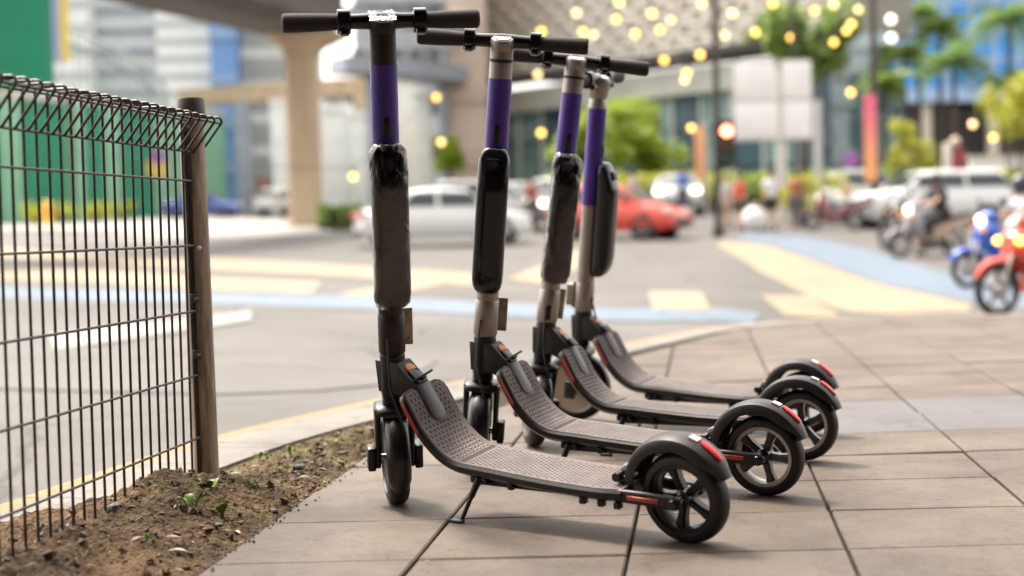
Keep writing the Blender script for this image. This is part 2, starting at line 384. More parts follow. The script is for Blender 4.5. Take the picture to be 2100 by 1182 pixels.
for c in range(len(colx) - 1):
    for k in range(len(rowy) - 1):
        a, b, d, e = tile_corner(c, k), tile_corner(c + 1, k), tile_corner(c + 1, k + 1), tile_corner(c, k + 1)
        if a[0] > .60 * max(a[1], 1.8) + .75: continue
        g = .0035; gr = .0021
        P = [(a[0] + g, a[1] + gr), (b[0] - g, b[1] + gr), (d[0] - g, d[1] - gr), (e[0] + g, e[1] - gr)]
        if a[1] > 4.2: P = clip(P, CLIP)
        if len(P) < 3: continue
        cx, cy = sum(p[0] for p in P) / len(P), sum(p[1] for p in P) / len(P)
        h = rnd.uniform(-.0018, .0018); tx, ty = rnd.uniform(-.006, .006), rnd.uniform(-.006, .006)
        Q = [p.to_tuple() if hasattr(p, 'to_tuple') else p for p in inset(P, 0)]; I1 = inset(Q, .0035)
        if len(I1) != len(Q): continue
        z = lambda p: h + tx * (p[0] - cx) + ty * (p[1] - cy)
        n = len(Q)
        mb = MB().add([(p[0] - cx, p[1] - cy, -.02) for p in Q] + [(p[0] - cx, p[1] - cy, z(p) - .0032) for p in Q] + [(p.x - cx, p.y - cy, z(p)) for p in I1],
                      [(i, (i + 1) % n, n + (i + 1) % n, n + i) for i in range(n)] + [(n + i, n + (i + 1) % n, 2 * n + (i + 1) % n, 2 * n + i) for i in range(n)] + [tuple(2 * n + i for i in range(n))])
        blue = c >= 3 and 4.2 < a[1] - .14 * (a[0] - .9) < 4.95
        mb.build('paving_slab', TILEB if blue else TILE, pavement, smooth=False, loc=(cx, cy, 0), fix=False)

# kerb: separate concrete blocks, each with its painted outer edge
kerb = tag(bpy.data.objects.new('kerb', None), 'pale concrete kerb with a yellow painted outer edge', 'kerb', kind='structure'); COL.objects.link(kerb)
step = 9
i = 0
while i < len(OUTR) - 2:
    j = min(i + step, len(OUTR) - 1)
    for (A, B, m, nm, z1) in ((YIN, KIN, KERBM, 'kerb_block', .004), (YOUT, YIN, KYEL, 'yellow_edge', .002)):
        rings = []
        for k in range(i, j + 1):
            e = .002 if k == i else (-.002 if k == j else 0)
            t = (OUTR[min(k + 1, len(OUTR) - 1)] - OUTR[max(k - 1, 0)]).normalized() * e
            a, b = A[k] + t, B[k] + t
            if nm == 'kerb_block': b = b - (b - a).normalized() * .003
            else: b = b - (b - a).normalized() * .0008
            lo = -.45
            r_ = .012 if nm == 'yellow_edge' else .002
            di = (b - a).normalized()
            rings.append([Vector((a.x, a.y, lo)), Vector((b.x, b.y, lo)), Vector((b.x, b.y, z1 - .001)), b - di * .003 + Vector((0, 0, z1)), a + di * r_ + Vector((0, 0, z1)), Vector((a.x, a.y, z1 - r_))])
        c0 = rings[0][0].copy(); c0.z = 0
        MB().loft([[p - c0 for p in r] for r in rings]).build(nm, m, kerb, angle=30, loc=c0)
    i = j

# soil strip between kerb and slabs
def kin_x(y):
    for a, b in zip(KIN, KIN[1:]):
        if a.y <= y <= b.y: return a.x + (b.x - a.x) * (y - a.y) / max(1e-6, b.y - a.y)
    return KIN[0].x
def soil_h(x, y):
    L0 = -.56 + .131 * (y - 3); d = L0 - x
    dk = x - kin_x(y); nk = smooth(0, .16, dk)
    h = -.012 + .016 * smooth(0, .12, d)
    fx = -.787 - .152 * (3.594 - y) / .988
    df = (x - fx)
    nk = 1 - smooth(3.45, 3.75, y) * (1 - nk)
    h += nk * .056 * math.exp(-((df - .02) / .13) ** 2) * smooth(3.80, 3.35, y) * (0.75 + .5 * noise.noise(Vector((x * 3, y * 2.2, 1))))
    h += nk * .03 * math.exp(-(((y - 3.28) / .17) ** 2 + ((df - .06) / .1) ** 2))
    nz = 1 - smooth(3.5, 3.8, y) * (1 - smooth(.0, .16, dk)); h -= .010 * (1 - nz); h += .012 * smooth(3.5, 3.1, y) * smooth(.06, -.04, dk)
    p = Vector((x * 9, y * 9, 0)); h += nz * .011 * noise.fractal(p, 1, 2.1, 6) * smooth(-.01, .05, d)
    h += nz * .022 * abs(noise.noise(Vector((x * 30, y * 30, 4)))) * smooth(0, .04, d)
    h += (.3 + .7 * nz) * .009 * noise.noise(Vector((x * 75, y * 75, 2))) * smooth(0, .04, d)
    return h
mb = MB(); ny, nx = 430, 70; vs = []
for i in range(ny):
    y = 1.6 + (5.17 - 1.6) * i / (ny - 1)
    xr = -.56 + .131 * (y - 3) + .003; xl = kin_x(y) - .012 - .20 * smooth(3.5, 2.95, y) - .03 * noise.noise(Vector((y * 6, 0, 0))) * smooth(3.6, 3.3, y)
    xl = min(xl, xr - .002)
    for j in range(nx):
        x = xl + (xr - xl) * j / (nx - 1); z = soil_h(x, y)
        if j == 0: z = min(z, -.004)
        elif j == 1: z = min(z, .006)
        vs.append((x, y, z))
mb.add(vs, [(i * nx + j, i * nx + j + 1, (i + 1) * nx + j + 1, (i + 1) * nx + j) for i in range(ny - 1) for j in range(nx - 1)])
def soil_material():
    n = SOIL.node_tree.nodes; L = SOIL.node_tree.links; b = n['Principled BSDF']; src = b.inputs['Base Color'].links[0].from_socket
    g = n.new('ShaderNodeNewGeometry'); no = n.new('ShaderNodeTexNoise'); no.inputs['Scale'].default_value = 7; no.inputs['Detail'].default_value = 7; L.new(g.outputs['Position'], no.inputs['Vector'])
    rp = n.new('ShaderNodeValToRGB'); rp.color_ramp.elements[0].position = .46; rp.color_ramp.elements[1].position = .62
    rp.color_ramp.elements[0].color = (0, 0, 0, 1); rp.color_ramp.elements[1].color = (1, 1, 1, 1); L.new(no.outputs['Fac'], rp.inputs['Fac'])
    mx = n.new('ShaderNodeMix'); mx.data_type = 'RGBA'; sx = n.new('ShaderNodeSeparateXYZ'); L.new(g.outputs['Position'], sx.inputs[0]); mr = n.new('ShaderNodeMapRange'); mr.inputs['From Min'].default_value = 3.1; mr.inputs['From Max'].default_value = 3.9; mr.inputs['To Min'].default_value = .12; mr.inputs['To Max'].default_value = .95; L.new(sx.outputs['Y'], mr.inputs['Value']); mm = n.new('ShaderNodeMath'); mm.operation = 'MULTIPLY'; L.new(rp.outputs[0], mm.inputs[0]); L.new(mr.outputs[0], mm.inputs[1])
    L.new(mm.outputs[0], mx.inputs['Factor']); L.new(src, mx.inputs['A']); mx.inputs['B'].default_value = (.165, .160, .06, 1)
    L.new(mx.outputs['Result'], b.inputs['Base Color'])
soil_material()
tag(mb.build('soil', SOIL, angle=80), 'brown soil strip with moss between the kerb and the slabs', 'soil', kind='structure')
# clods and grit
mb = MB()
CL = mat('clod_soil', (.15, .10, .064), .95, col2=(.07, .047, .03), vscale=25, bump=.5, bscale=200)
for _ in range(2000):
    y = rnd.uniform(2.2, 5.0); xr = -.56 + .131 * (y - 3); xl = kin_x(y)
    x = xl + (xr - xl) * rnd.random() ** .8
    spill = rnd.random() < .08
    if spill: x = xr + abs(rnd.gauss(0, .016))
    r_ = rnd.choice((.002, .0025, .003, .004, .004, .005, .005, .0075, .011)) * rnd.uniform(.6, 1.3)
    if spill: r_ = min(r_, .0042)
    z = (soil_h(x, y) if x < xr else 0.001) + r_ * .25
    a = rnd.uniform(0, 6.28); m3 = Matrix.Rotation(a, 3, Vector((rnd.random() - .5, rnd.random() - .5, 1)).normalized())
    vs = [m3 @ Vector(v) for v in ((1.2, 0, 0), (-1, .1, 0), (0, 1, .1), (.1, -.9, 0), (0, .1, .8), (0, 0, -.7))]
    mb.add([Vector((x, y, z)) + v * r_ * rnd.uniform(.75, 1.25) for v in vs], [(0, 2, 4), (2, 1, 4), (1, 3, 4), (3, 0, 4), (2, 0, 5), (1, 2, 5), (3, 1, 5), (0, 3, 5)])
tag(mb.build('soil_clods', CL, smooth=False), 'loose crumbs of brown earth scattered over the soil strip', 'soil', kind='stuff')

STONE = mat('stone', (.13, .112, .095), .85, col2=(.055, .047, .04), vscale=30, bump=.5, bscale=120)
LEAFD = mat('dry_leaf', (.30, .22, .14), .7, col2=(.19, .13, .075), vscale=60)
LEAFP = mat('pale_leaf', (.36, .31, .265), .7, col2=(.25, .21, .175), vscale=60)
WEED = mat('weed_leaf', (.20, .27, .035), .5, col2=(.09, .16, .02), vscale=40)
def on_soil(px, py):
    d = ray(px, py); t = (.02 - HC) / d.z
    for _ in range(6):
        p = Vector((0, 0, HC)) + d * t; t = (soil_h(p.x, p.y) - HC) / d.z
    return Vector((0, 0, HC)) + d * t
def stone(px, py, r_, lab):
    p = on_soil(px, py); r_ *= .8; mb = MB(); mb.ball((0, 0, 0), r_, 9, 6, (1.25, .85, .55))
    sd_ = rnd.uniform(0, 99)
    mb.v = [v * (1 + .55 * noise.noise(v / r_ * .9 + Vector((sd_, 0, 0))) + .1 * noise.noise(v / r_ * 2.5 + Vector((sd_, 5, 0)))) for v in mb.v]
    o = mb.build('stone', STONE, loc=p + Vector((0, 0, r_ * .35)), angle=28); o.rotation_euler = (0, 0, rnd.uniform(0, 6))
    tag(o, lab, 'stone', 'stones lying on the soil strip')
for q in ((612, 962, .02, 'dark lump of stone higher up the soil strip near the slabs'), (628, 950, .016, 'smaller dark stone just behind the dark lump on the soil'),
          (560, 1052, .017, 'rounded dark stone touching the slab edge at the middle of the soil strip'), (745, 938, .015, 'flat grey stone close beside the front wheel of the black scooter'),
          (700, 933, .014, 'grey stone at the far narrow end of the soil strip'), (640, 985, .014, 'pale flat stone between the dark lump and the slabs'),
          (450, 1080, .012, 'small brown stone below the weeds on the soil'), (235, 1045, .022, 'brown stone half buried against the mesh fence')): stone(*q)
def leaf_blade(mb, base, tip, w, curl=.2, n=5):
    base, tip = Vector(base), Vector(tip); d = tip - base; s_ = d.cross(Vector((0, 0, 1)))
    if s_.length < 1e-6: s_ = Vector((1, 0, 0))
    s_.normalize(); L_ = []; Rr = []
    for k in range(n + 1):
        t = k / n; ww = w * math.sin(PI * min(.97, max(.04, t)) ** .8) * .5; p = base + d * t + Vector((0, 0, curl * d.length * math.sin(PI * t)))
        L_.append(p - s_ * ww + Vector((0, 0, ww * .4))); Rr.append(p + s_ * ww + Vector((0, 0, ww * .4)))
        L_[-1], Rr[-1] = L_[-1], Rr[-1]
    C = [(a + b) / 2 - Vector((0, 0, w * .12)) for a, b in zip(L_, Rr)]
    vs = []
    for a, c, b in zip(L_, C, Rr): vs += [a, c, b]
    fs = []
    for k in range(n):
        o = 3 * k; fs += [(o, o + 1, o + 4, o + 3), (o + 1, o + 2, o + 5, o + 4)]
    mb.add(vs, fs)
def fallen(px, py, ln, ang, m, lab, flat=False):
    p = Vector(on_soil(px, py)) if not flat else at(px, py, 1) if False else (on_soil(px, py) if not flat else (lambda d: Vector((0, 0, HC)) + d * ((.002 - HC) / d.z))(ray(px, py)))
    mb = MB(); d = Vector((math.cos(ang), math.sin(ang), 0)) * ln / 2
    leaf_blade(mb, -d, d, ln * .38, .06)
    tag(mb.build('fallen_leaf', m, loc=p + Vector((0, 0, .006 if not flat else .002)), angle=60), lab, 'leaf', 'dry leaves fallen on the ground')
for q in ((365, 1138, .045, -.15, LEAFP, 'pale pink dry leaf lying near the slab edge, lowest on the soil'), (355, 1110, .04, -.1, LEAFD, 'tan dry leaf just above the pale pink one on the soil'),
          (285, 1112, .035, .9, LEAFD, 'narrow straw coloured leaf slanting on the bare soil'), (392, 1025, .035, .1, LEAFP, 'whitish dry leaf among the weeds under the fence post'),
          (486, 1098, .03, -.9, LEAFP, 'small whitish leaf right on the edge of the slabs'), (625, 985, .035, .1, LEAFP, 'pale curled leaf beside the dark lump of stone'),
          (615, 972, .03, .4, LEAFP, 'pale curled leaf behind the dark lump of stone'), (525, 962, .03, .2, LEAFD, 'yellowish leaf below the moss at the kerb'),
          (660, 968, .03, -.2, LEAFP, 'white scrap of leaf between stone and slabs'), (760, 884, .04, .0, LEAFP, 'pale leaf at the far end of the soil beside the wheel'),
          (483, 978, .035, .1, LEAFP, 'pale dry leaf just right of the post foot'), (372, 1012, .03, .7, LEAFD, 'brown curled leaf left of the post foot')): fallen(*q)
fallen(968, 1070, .022, .1, LEAFP, 'pale scrap of leaf on the slab beside the kickstand foot', True)
fallen(878, 1153, .014, .5, LEAFD, 'tiny tan scrap on the slab near the long joint', True)
def weed(px, py, h, n, lab, m=WEED):
    p = on_soil(px, py); t = thing('weed', lab, 'weed', p, group='weeds in the soil strip'); st = MB()
    for k in range(n):
        a = rnd.uniform(0, 6.28); r_ = h * rnd.uniform(.3, .8); b = Vector((math.cos(a) * r_ * .3, math.sin(a) * r_ * .3, h * .3)); e = Vector((math.cos(a) * r_, math.sin(a) * r_, h * rnd.uniform(.5, 1)))
        st.tube([(0, 0, -.01), b * .6, b], .0012, 5)
        l_ = MB(); leaf_blade(l_, b, e, h * .42, .15); l_.build('leaf', m, t, angle=60)
    st.build('stem', WEED, t)
weed(392, 1052, .055, 7, 'broad leaved green weed at the foot of the fence post')
weed(455, 1062, .04, 8, 'low yellow green weed to the right of the post weed')
weed(430, 1015, .04, 7, 'dark green weed sprouting close behind the post foot')
weed(533, 945, .03, 7, 'small bright weed against the inner kerb edge')
weed(595, 932, .025, 7, 'tiny bright weed further along the kerb edge')
weed(515, 1003, .02, 9, 'mossy tuft in the middle of the soil strip')
weed(215, 1130, .018, 6, 'tiny sprout on the bare soil before the fence')
weed(302, 1112, .02, 6, 'tiny sprout beside the straw coloured leaf')
weed(685, 915, .02, 9, 'mossy tuft near the far end of the soil')

mb = MB()
for _ in range(420):
    y = rnd.uniform(2.4, 4.9); xr = -.56 + .131 * (y - 3); xl = kin_x(y); x = xl + (xr - xl) * rnd.random(); a = rnd.uniform(0, 6.28); ln = rnd.uniform(.008, .03); z = soil_h(x, y) + .003
    d = Vector((math.cos(a), math.sin(a), rnd.uniform(-.1, .35))) * ln / 2; w_ = Vector((-math.sin(a), math.cos(a), 0)) * rnd.uniform(.0008, .003)
    c = Vector((x, y, z)); mb.add([c - d, c + w_, c + d, c - w_], [(0, 1, 2, 3)])
tag(mb.build('dry_litter', mat('dry_litter', (.34, .26, .16), .8, col2=(.14, .10, .06), vscale=40), smooth=False, fix=False), 'scattered dry grass bits and leaf scraps on the soil', 'litter', kind='stuff')
mb = MB()
for _ in range(2600):
    y = rnd.uniform(3.3, 4.95); xr = -.56 + .131 * (y - 3); xl = kin_x(y); x = xl + (xr - xl) * rnd.random()
    if noise.noise(Vector((x * 7, y * 5, 9))) < -.05: continue
    z = soil_h(x, y); a = rnd.uniform(0, 6.28); h_ = rnd.uniform(.003, .010); w_ = Vector((math.cos(a), math.sin(a), 0)) * .0016
    c = Vector((x, y, z - .001)); t_ = c + Vector((rnd.gauss(0, .004), rnd.gauss(0, .004), h_)); mb.add([c - w_, c + w_, t_], [(0, 1, 2)])
tag(mb.build('moss', mat('moss_green', (.13, .15, .03), .8, col2=(.06, .075, .015), vscale=20), smooth=False, fix=False), 'thin moss and seedling grass growing in patches on the soil', 'moss', kind='stuff')

# ================================================================== MESH FENCE
WIRE = mat('brown_wire', (.046, .033, .026), .48, metal=.3, var=.35, vscale=40)
WIREH = mat('brown_wire_worn', (.058, .043, .033), .5, metal=.3, var=.3, vscale=40)
POSTM = mat('weathered_post', (.42, .33, .24), .55, metal=.2, col2=(.19, .13, .09), vscale=9, stretch=(6, 6, .8), bump=.15, bscale=60)
CAPM = mat('post_cap', (.060, .045, .036), .5, var=.2, vscale=30)
P0 = Vector((-.787, 3.594, 0)); FD = Vector((-.152, -.988, 0)).normalized(); FO = Vector((.988, -.152, 0)).normalized()
fence = thing('mesh_fence', 'brown welded wire mesh fence panel with a rolled triangular top', 'fence', P0, group=None)
def arc(c, r_, a0, a1, n, e1, e2):
    return [c + e1 * (r_ * math.cos(a0 + (a1 - a0) * k / n)) + e2 * (r_ * math.sin(a0 + (a1 - a0) * k / n)) for k in range(n + 1)]
Z = Vector((0, 0, 1))
def wire_path(zb):
    zt = .925; p = [Z * zb, Z * (zb + .3), Z * .70, Z * (zt - .012)]
    p += arc(FO * .010 + Z * (zt - .010), .010, PI, PI / 2, 4, FO, Z)[0:]
    p += arc(FO * .056 + Z * (zt - .010), .010, PI / 2, -PI * .20, 6, FO, Z)
    tip = p[-1]; end = FO * .012 + Z * (.842)
    p += [tip + (end - tip) * .5, end, end + (end - tip).normalized() * .006]
    return p
w0 = None
for k in range(34):
    L_ = .006 + .05 * k + (.012 if k else 0)
    base = FD * (L_ - .05) + FO * (-.004)
    if k < 3: base = FD * (.0 + .05 * k - .048) + FO * (-.004)
    else: base = FD * (.05 * k - .048) + FO * (-.004)
    if w0 is None: w0 = MB().tube(wire_path(-.06), .0031, 8).build('vertical_wire', WIRE, fence, loc=base)
    else: inst(w0, 'vertical_wire', fence, loc=base + Vector((0, 0, rnd.uniform(-.0012, .0012))))
h0 = None
for z_, off_ in ((.766, .0062), (.606, .0062), (.444, .0062), (.284, .0062), (.128, .0062), (.838, .0062), (.914, .0075), (.911, .057)):
    s_, e_ = FD * -.055, FD * 1.66
    if z_ == .606 or z_ < .838 and z_ != .766: s_ = FD * -.01
    b = FO * (off_ - .004) + Z * z_
    MB().tube([s_ + b, s_ * .5 + e_ * .5 + b, e_ + b], .0029, 8).build('horizontal_wire', WIREH if z_ < .83 else WIRE, fence)
post = thing('fence_post', 'round brown weathered steel fence post with a dark cap', 'post', P0 + FO * .002 + FD * -.03)
pm = Matrix.Rotation(R(-.7), 4, 'Y')
MB().lathe([(0, -.2), (.031, -.2), (.031, .945), (0, .945)], 28).build('post_tube', POSTM, post, mw=pm)
MB().lathe([(0, .9735), (.0315, .9735), (.0338, .970), (.0344, .935), (.0315, .9345), (.0315, .93)], 28).build('cap', CAPM, post, mw=pm)
MB().rbox((-.012, -.031, .42), (.009, .010, .95), .002).build('clamp_strip', WIRE, post, mw=pm)
for z_ in (.475, .335, .90):
    c = MB().rbox((-.004, -.034, z_), (.022, .016, .022), .002).build('clip', CAPM, post, mw=pm)
    MB().lathe([(0, .004), (.004, .003), (.0045, 0), (0, 0)], 10).build('bolt', BRKT, c, mw=Matrix.Translation((.002, -.0425, z_)) @ Matrix.Rotation(R(90), 4, 'X'))
MB().ball((.012, -.03, .60), .006, 10, 6).build('white_bolt', mat('white_bolt', (.75, .73, .7), .5), post, mw=pm)

# ================================================================== SCOOTERS
LB, RAKE, RR, RF, OFF = .7845, .1549, .0949, .1123, .0075
AX = Vector((-math.sin(RAKE), 0, math.cos(RAKE))); FWD = Vector((math.cos(RAKE), 0, math.sin(RAKE)))
A0 = Vector((LB, 0, RF)) - FWD * OFF
PATH = [(.662, .292), (.648, .268), (.622, .217), (.600, .187), (.575, .163), (.552, .149), (.53, .1415), (.50, .138), (.46, .1355), (.38, .129), (.29, .1225), (.21, .119), (.135, .117), (.112, .1162)]
def path_eval():
    P = [Vector((x, 0, z)) for x, z in PATH]
    # smooth by Catmull-Rom
    res = []
    for i in range(len(P) - 1):
        a, b, c, d = P[max(i - 1, 0)], P[i], P[i + 1], P[min(i + 2, len(P) - 1)]
        for k in range(6):
            t = k / 6
            res.append(.5 * ((2 * b) + (c - a) * t + (2 * a - 5 * b + 4 * c - d) * t * t + (3 * b - a - 3 * c + d) * t ** 3))
    res.append(P[-1]); return res
PP = path_eval()
PN = []
for i in range(len(PP)):
    t = (PP[min(i + 1, len(PP) - 1)] - PP[max(i - 1, 0)]).normalized(); PN.append(Vector((t.z, 0, -t.x)) if -t.x > 0 else Vector((-t.z, 0, t.x)))
PL = [0]
for a, b in zip(PP, PP[1:]): PL.append(PL[-1] + (b - a).length)
def on_path(l):
    for i in range(len(PL) - 1):
        if l <= PL[i + 1]:
            t = (l - PL[i]) / (PL[i + 1] - PL[i]); return PP[i].lerp(PP[i + 1], t), PN[i].lerp(PN[i + 1], t).normalized(), (PP[i + 1] - PP[i]).normalized()
    return PP[-1], PN[-1], (PP[-1] - PP[-2]).normalized()
def half_w(l):
    f = min(1, l / .028); e = max(0, (PL[-1] - l)); g = min(1, e / .05)
    return (.050 + .024 * math.sqrt(1 - (1 - f) ** 2)) * (.86 + .14 * g)
def wheel_spokes(mb, r0, r1, wd, n=5, tw=.018, tw2=.026, ph=.3):
    for k in range(n):
        a = ph + 2 * PI * k / n; e = Vector((math.cos(a), 0, math.sin(a))); s_ = Vector((-math.sin(a), 0, math.cos(a))); y = Vector((0, 1, 0)); rings = []
        for rr_, w_ in ((r0, tw), ((r0 + r1) / 2, tw * .92), (r1, tw2)):
            c = e * rr_; rings.append([c - s_ * w_ / 2 - y * wd * .8, c - s_ * w_ * .5 + y * wd * .55, c - s_ * w_ * .28 + y * wd, c + s_ * w_ * .28 + y * wd, c + s_ * w_ * .5 + y * wd * .55, c + s_ * w_ / 2 - y * wd * .8])
        mb.loft(rings)
    return mb
def tyre_prof(r_out, r_in, w):
    p = []
    for k in range(13):
        a = -PI / 2 + PI * k / 12; p.append((r_in + (r_out - r_in) * max(0, math.cos(a)) ** .62, w * math.sin(a)))
    return p + [(r_in - .002, w * .8), (r_in - .002, -w * .8)]
def se_ring(c, a, b, n, ex, e1, e2):
    res = []
    for k in range(n):
        t = 2 * PI * k / n; ct, st_ = math.cos(t), math.sin(t)
        res.append(c + e1 * (a * math.copysign(abs(ct) ** (2 / ex), ct)) + e2 * (b * math.copysign(abs(st_) ** (2 / ex), st_)))
    return res
U, V, S = Vector((1, 0, 0)), Vector((0, 1, 0)), Vector((0, 0, 1))
SHELL = {}
def battery_rings(grow=0., wob=0., seed=0, N=30, M_=36):
    rings = []; s0, s1 = .372 - grow, .738 + grow
    for i in range(N + 1):
        t = i / N; tt = .5 - .5 * math.cos(PI * t); s_ = s0 + (s1 - s0) * tt
        db, dt = s_ - s0, s1 - s_
        wb = math.sqrt(max(0, 1 - (1 - min(1, db / .045)) ** 2)); wt = math.sqrt(max(0, 1 - (1 - min(1, dt / .040)) ** 2))
        a = (.0388 + grow) * (.42 + .58 * min(wb, wt)) ; d_out = -.033 - (.052 + grow) * min(.25 + .75 * math.sqrt(max(0, 1 - (1 - min(1, db / .075)) ** 2)), .30 + .70 * min(1, dt / .085) ** .7)
        uin = -.024 + grow * .4; cu = (uin + d_out) / 2; b = abs(d_out - uin) / 2
        r_ = se_ring(Vector((cu, 0, s_)), b, a, M_, 3.2, U, V)
        if wob: r_ = [p + (p - Vector((cu, 0, s_))).normalized() * wob * (noise.noise(Vector((p.x * 62, p.y * 62, p.z * 34 + seed))) + .35) * (.22 + 2.7 * (1 - min(1, min(db, dt * .8) / .06))) for p in r_]
        rings.append(r_)
    return rings
def scooter(ix, pose, sty):
    X, Y, hd, lean, st = pose
    root = thing('electric_scooter', sty['label'], 'scooter', group='electric scooters parked in a row')
    root.matrix_world = Matrix.Translation((X, Y, 0)) @ Matrix.Rotation(R(hd), 4, 'Z') @ Matrix.Rotation(-R(lean), 4, 'X')
    tanl = math.tan(R(lean))
    Wm = Matrix.Rotation(R(st), 3, AX); fu, lv = Wm @ FWD, Wm @ Vector((0, 1, 0))
    MS = Matrix((fu, lv, AX)).transposed().to_4x4(); MS.translation = A0
    MH = Matrix((FWD, Vector((0, 1, 0)), AX)).transposed().to_4x4(); MH.translation = A0
    stem_m = sty['stem']; B = lambda mb, nm, m, par=root, mw=None, **k: mb.build(nm, m, par, mw=mw, **k)
    # ---- deck
    rings = []
    for i in range(0, len(PP), 2):
        h = half_w(PL[i]); n = PN[i]; y = Vector((0, 1, 0)); p = PP[i]
        pts = [(-h + .005, -.0006), (h - .005, -.0006), (h, -.005), (h, -.017), (h - .014, -.027), (h - .03, -.030), (-h + .03, -.030), (-h + .014, -.027), (-h, -.017), (-h, -.005)]
        rings.append([p + y * a + n * b for a, b in pts])
    deck = B(MB().loft(rings), 'deck', BLACK, angle=32)
    rings = []
    for i in range(2, len(PP) - 1):
        h = half_w(PL[i]) - .0075; n = PN[i]; y = Vector((0, 1, 0)); p = PP[i]
        if i == 2: h -= .008
        rings.append([p + y * a + n * b for a, b in ((-h, -.001), (-h + .001, .0012), (h - .001, .0012), (h, -.001))])
    gm = B(MB().loft(rings), 'grip_mat', MATM, deck)
    mb = MB(); l = .014; row = 0
    while l < PL[-1] - .012:
        p, n, t = on_path(l); h = half_w(l) - .016; flat = l > .215
        if .205 < l < .225:
            for dl in (0, .005, .01):
                p2, n2, t2 = on_path(l + dl); mb.box(p2 + n2 * .0016, (.0016, 2 * h, .0012), Matrix((t2, Vector((0, 1, 0)), n2)).transposed())
            l += .022; row += 1; continue
        sx, sy = (.0115, .0122) if not flat else (.0098, .0100)
        m3 = Matrix((t, Vector((0, 1, 0)), n)).transposed()
        k0 = int(h / sy)
        for k in range(-k0, k0 + 1):
            y = (k + (.5 if row % 2 else 0)) * sy
            if abs(y) > h: continue
            if l < .088 and abs(y) < .030: continue
            ln, wd, ht = (.0088, .0056, .0021) if not flat else (.0078, .0040, .0017)
            c = p + n * .0012 + Vector((0, y, 0))
            mb.add([c + m3 @ Vector(q) for q in ((-ln / 2, 0, 0), (-ln * .1, -wd / 2, 0), (ln / 2, -wd * .2, 0), (ln / 2, wd * .2, 0), (-ln * .1, wd / 2, 0), (ln * .25, 0, ht))], [(0, 1, 5), (1, 2, 5), (2, 3, 5), (3, 4, 5), (4, 0, 5)])
        l += sx; row += 1
    tag(B(mb, 'tread_studs', STUDM, deck, smooth=False, fix=False), kind='stuff')
    # charging-port tongue on the ramp, rounded at its end
    def stadium(l0, l1, w, n0, n1, nm, m, par=deck):
        out = []; rr_ = w
        prof = [(l0, -w), (l1 - rr_, -w)] + [(l1 - rr_ + rr_ * math.sin(PI * k / 10), -rr_ * math.cos(PI * k / 10)) for k in range(1, 10)] + [(l1 - rr_, w), (l0, w)]
        top, bot, ins = [], [], []
        for l_, y in prof:
            p, n, t = on_path(max(0, l_)); bot.append(p + n * n0 + Vector((0, y, 0)))
            top.append(p + n * (n1 - .0012) + Vector((0, y, 0))); p2, n2, _ = on_path(max(0, l_ - (.002 if l_ > l0 else -.001))); ins.append(p2 + n2 * n1 + Vector((0, y * .92, 0)))
        B(MB().loft([bot, top, ins]), nm, m, par, angle=50)
    stadium(.0, .095, .0275, -.002, .0022, 'tongue_rim', BLACK); stadium(.0, .088, .0215, .0, .0052, 'folding_tongue', mat('tongue_plastic', (.060, .052, .056), .38))
    for sgn in (1, -1):
        rings = []
        for l_ in (.020, .028, .05, .075, .092, .098):
            p, n, t = on_path(l_); h = half_w(l_); hw_ = .0058 if .02 < l_ < .098 else .003
            rings.append([p + Vector((0, sgn * h, 0)) + n * (-.011) + Vector((0, sgn * a, 0)) + n * b for a, b in ((-.003, -hw_), (.0018, -hw_ + .001), (.0018, hw_ - .001), (-.003, hw_))])
        B(MB().loft(rings), 'side_reflector', REDR, deck)
    B(MB().rbox((.315, 0, .094), (.37, .088, .018), .006), 'battery_case', BLACK, deck)
    for x_ in (.13, .17, .215, .40, .47, .50): B(MB().rbox((x_, .050, lerp(sorted(PATH), x_) - .036), (.014, .016, .014), .002), 'underside_lug', BLACK, deck)
    # ---- neck and folding latch
    neck = B(MB().prism([(.772, .352), (.708, .345), (.664, .300), (.640, .262), (.650, .244), (.69, .258), (.72, .272), (.775, .276)], -.0255, .0255, r=.004), 'neck', DKMET if sty['dark'] else BLACK, angle=30)
    f0, f1 = Vector((.708, 0, .345)), Vector((.660, 0, .296)); fd = (f1 - f0).normalized(); fn = Vector((-fd.z, 0, fd.x)); fn = fn if fn.z > 0 else -fn
    mN = Matrix((fd, Vector((0, 1, 0)), fn)).transposed().to_4x4(); mN.translation = f0
    D = [(.012 + .013 - .013 * math.sin(PI * k / 12), -.0135 * math.cos(PI * k / 12)) for k in range(13)]; D = [(.030, -.0135)] + D + [(.030, .0135)]
    B(MB().prism(D, -.002, .0045, 'z', r=.001), 'pedal_button', ORANGE, neck, mw=mN)
    B(MB().rbox((.050, 0, .0022), (.038, .030, .007), .002), 'latch_plate', GLOSS, neck, mw=mN)
    if sty['lever']:
        lv_ = MB().rbox((.060, 0, .014), (.006, .060, .0035), .0012, rot=Matrix.Rotation(R(-18), 3, 'X')); lv_.rbox((.062, -.004, .006), (.008, .014, .018), .002)
    else: lv_ = MB().rbox((.064, 0, .009), (.026, .034, .006), .002)
    B(lv_, 'latch_lever', BLACK if sty['lever'] else DKMET, neck, mw=mN)
    # ---- head tube (does not steer)
    B(MB().lathe([(0, .160), (.0278, .160), (.0292, .166), (.0285, .252), (.0265, .2545), (0, .2545)], 28), 'head_tube', DKMET if sty['dark'] else BLACK, mw=MH)
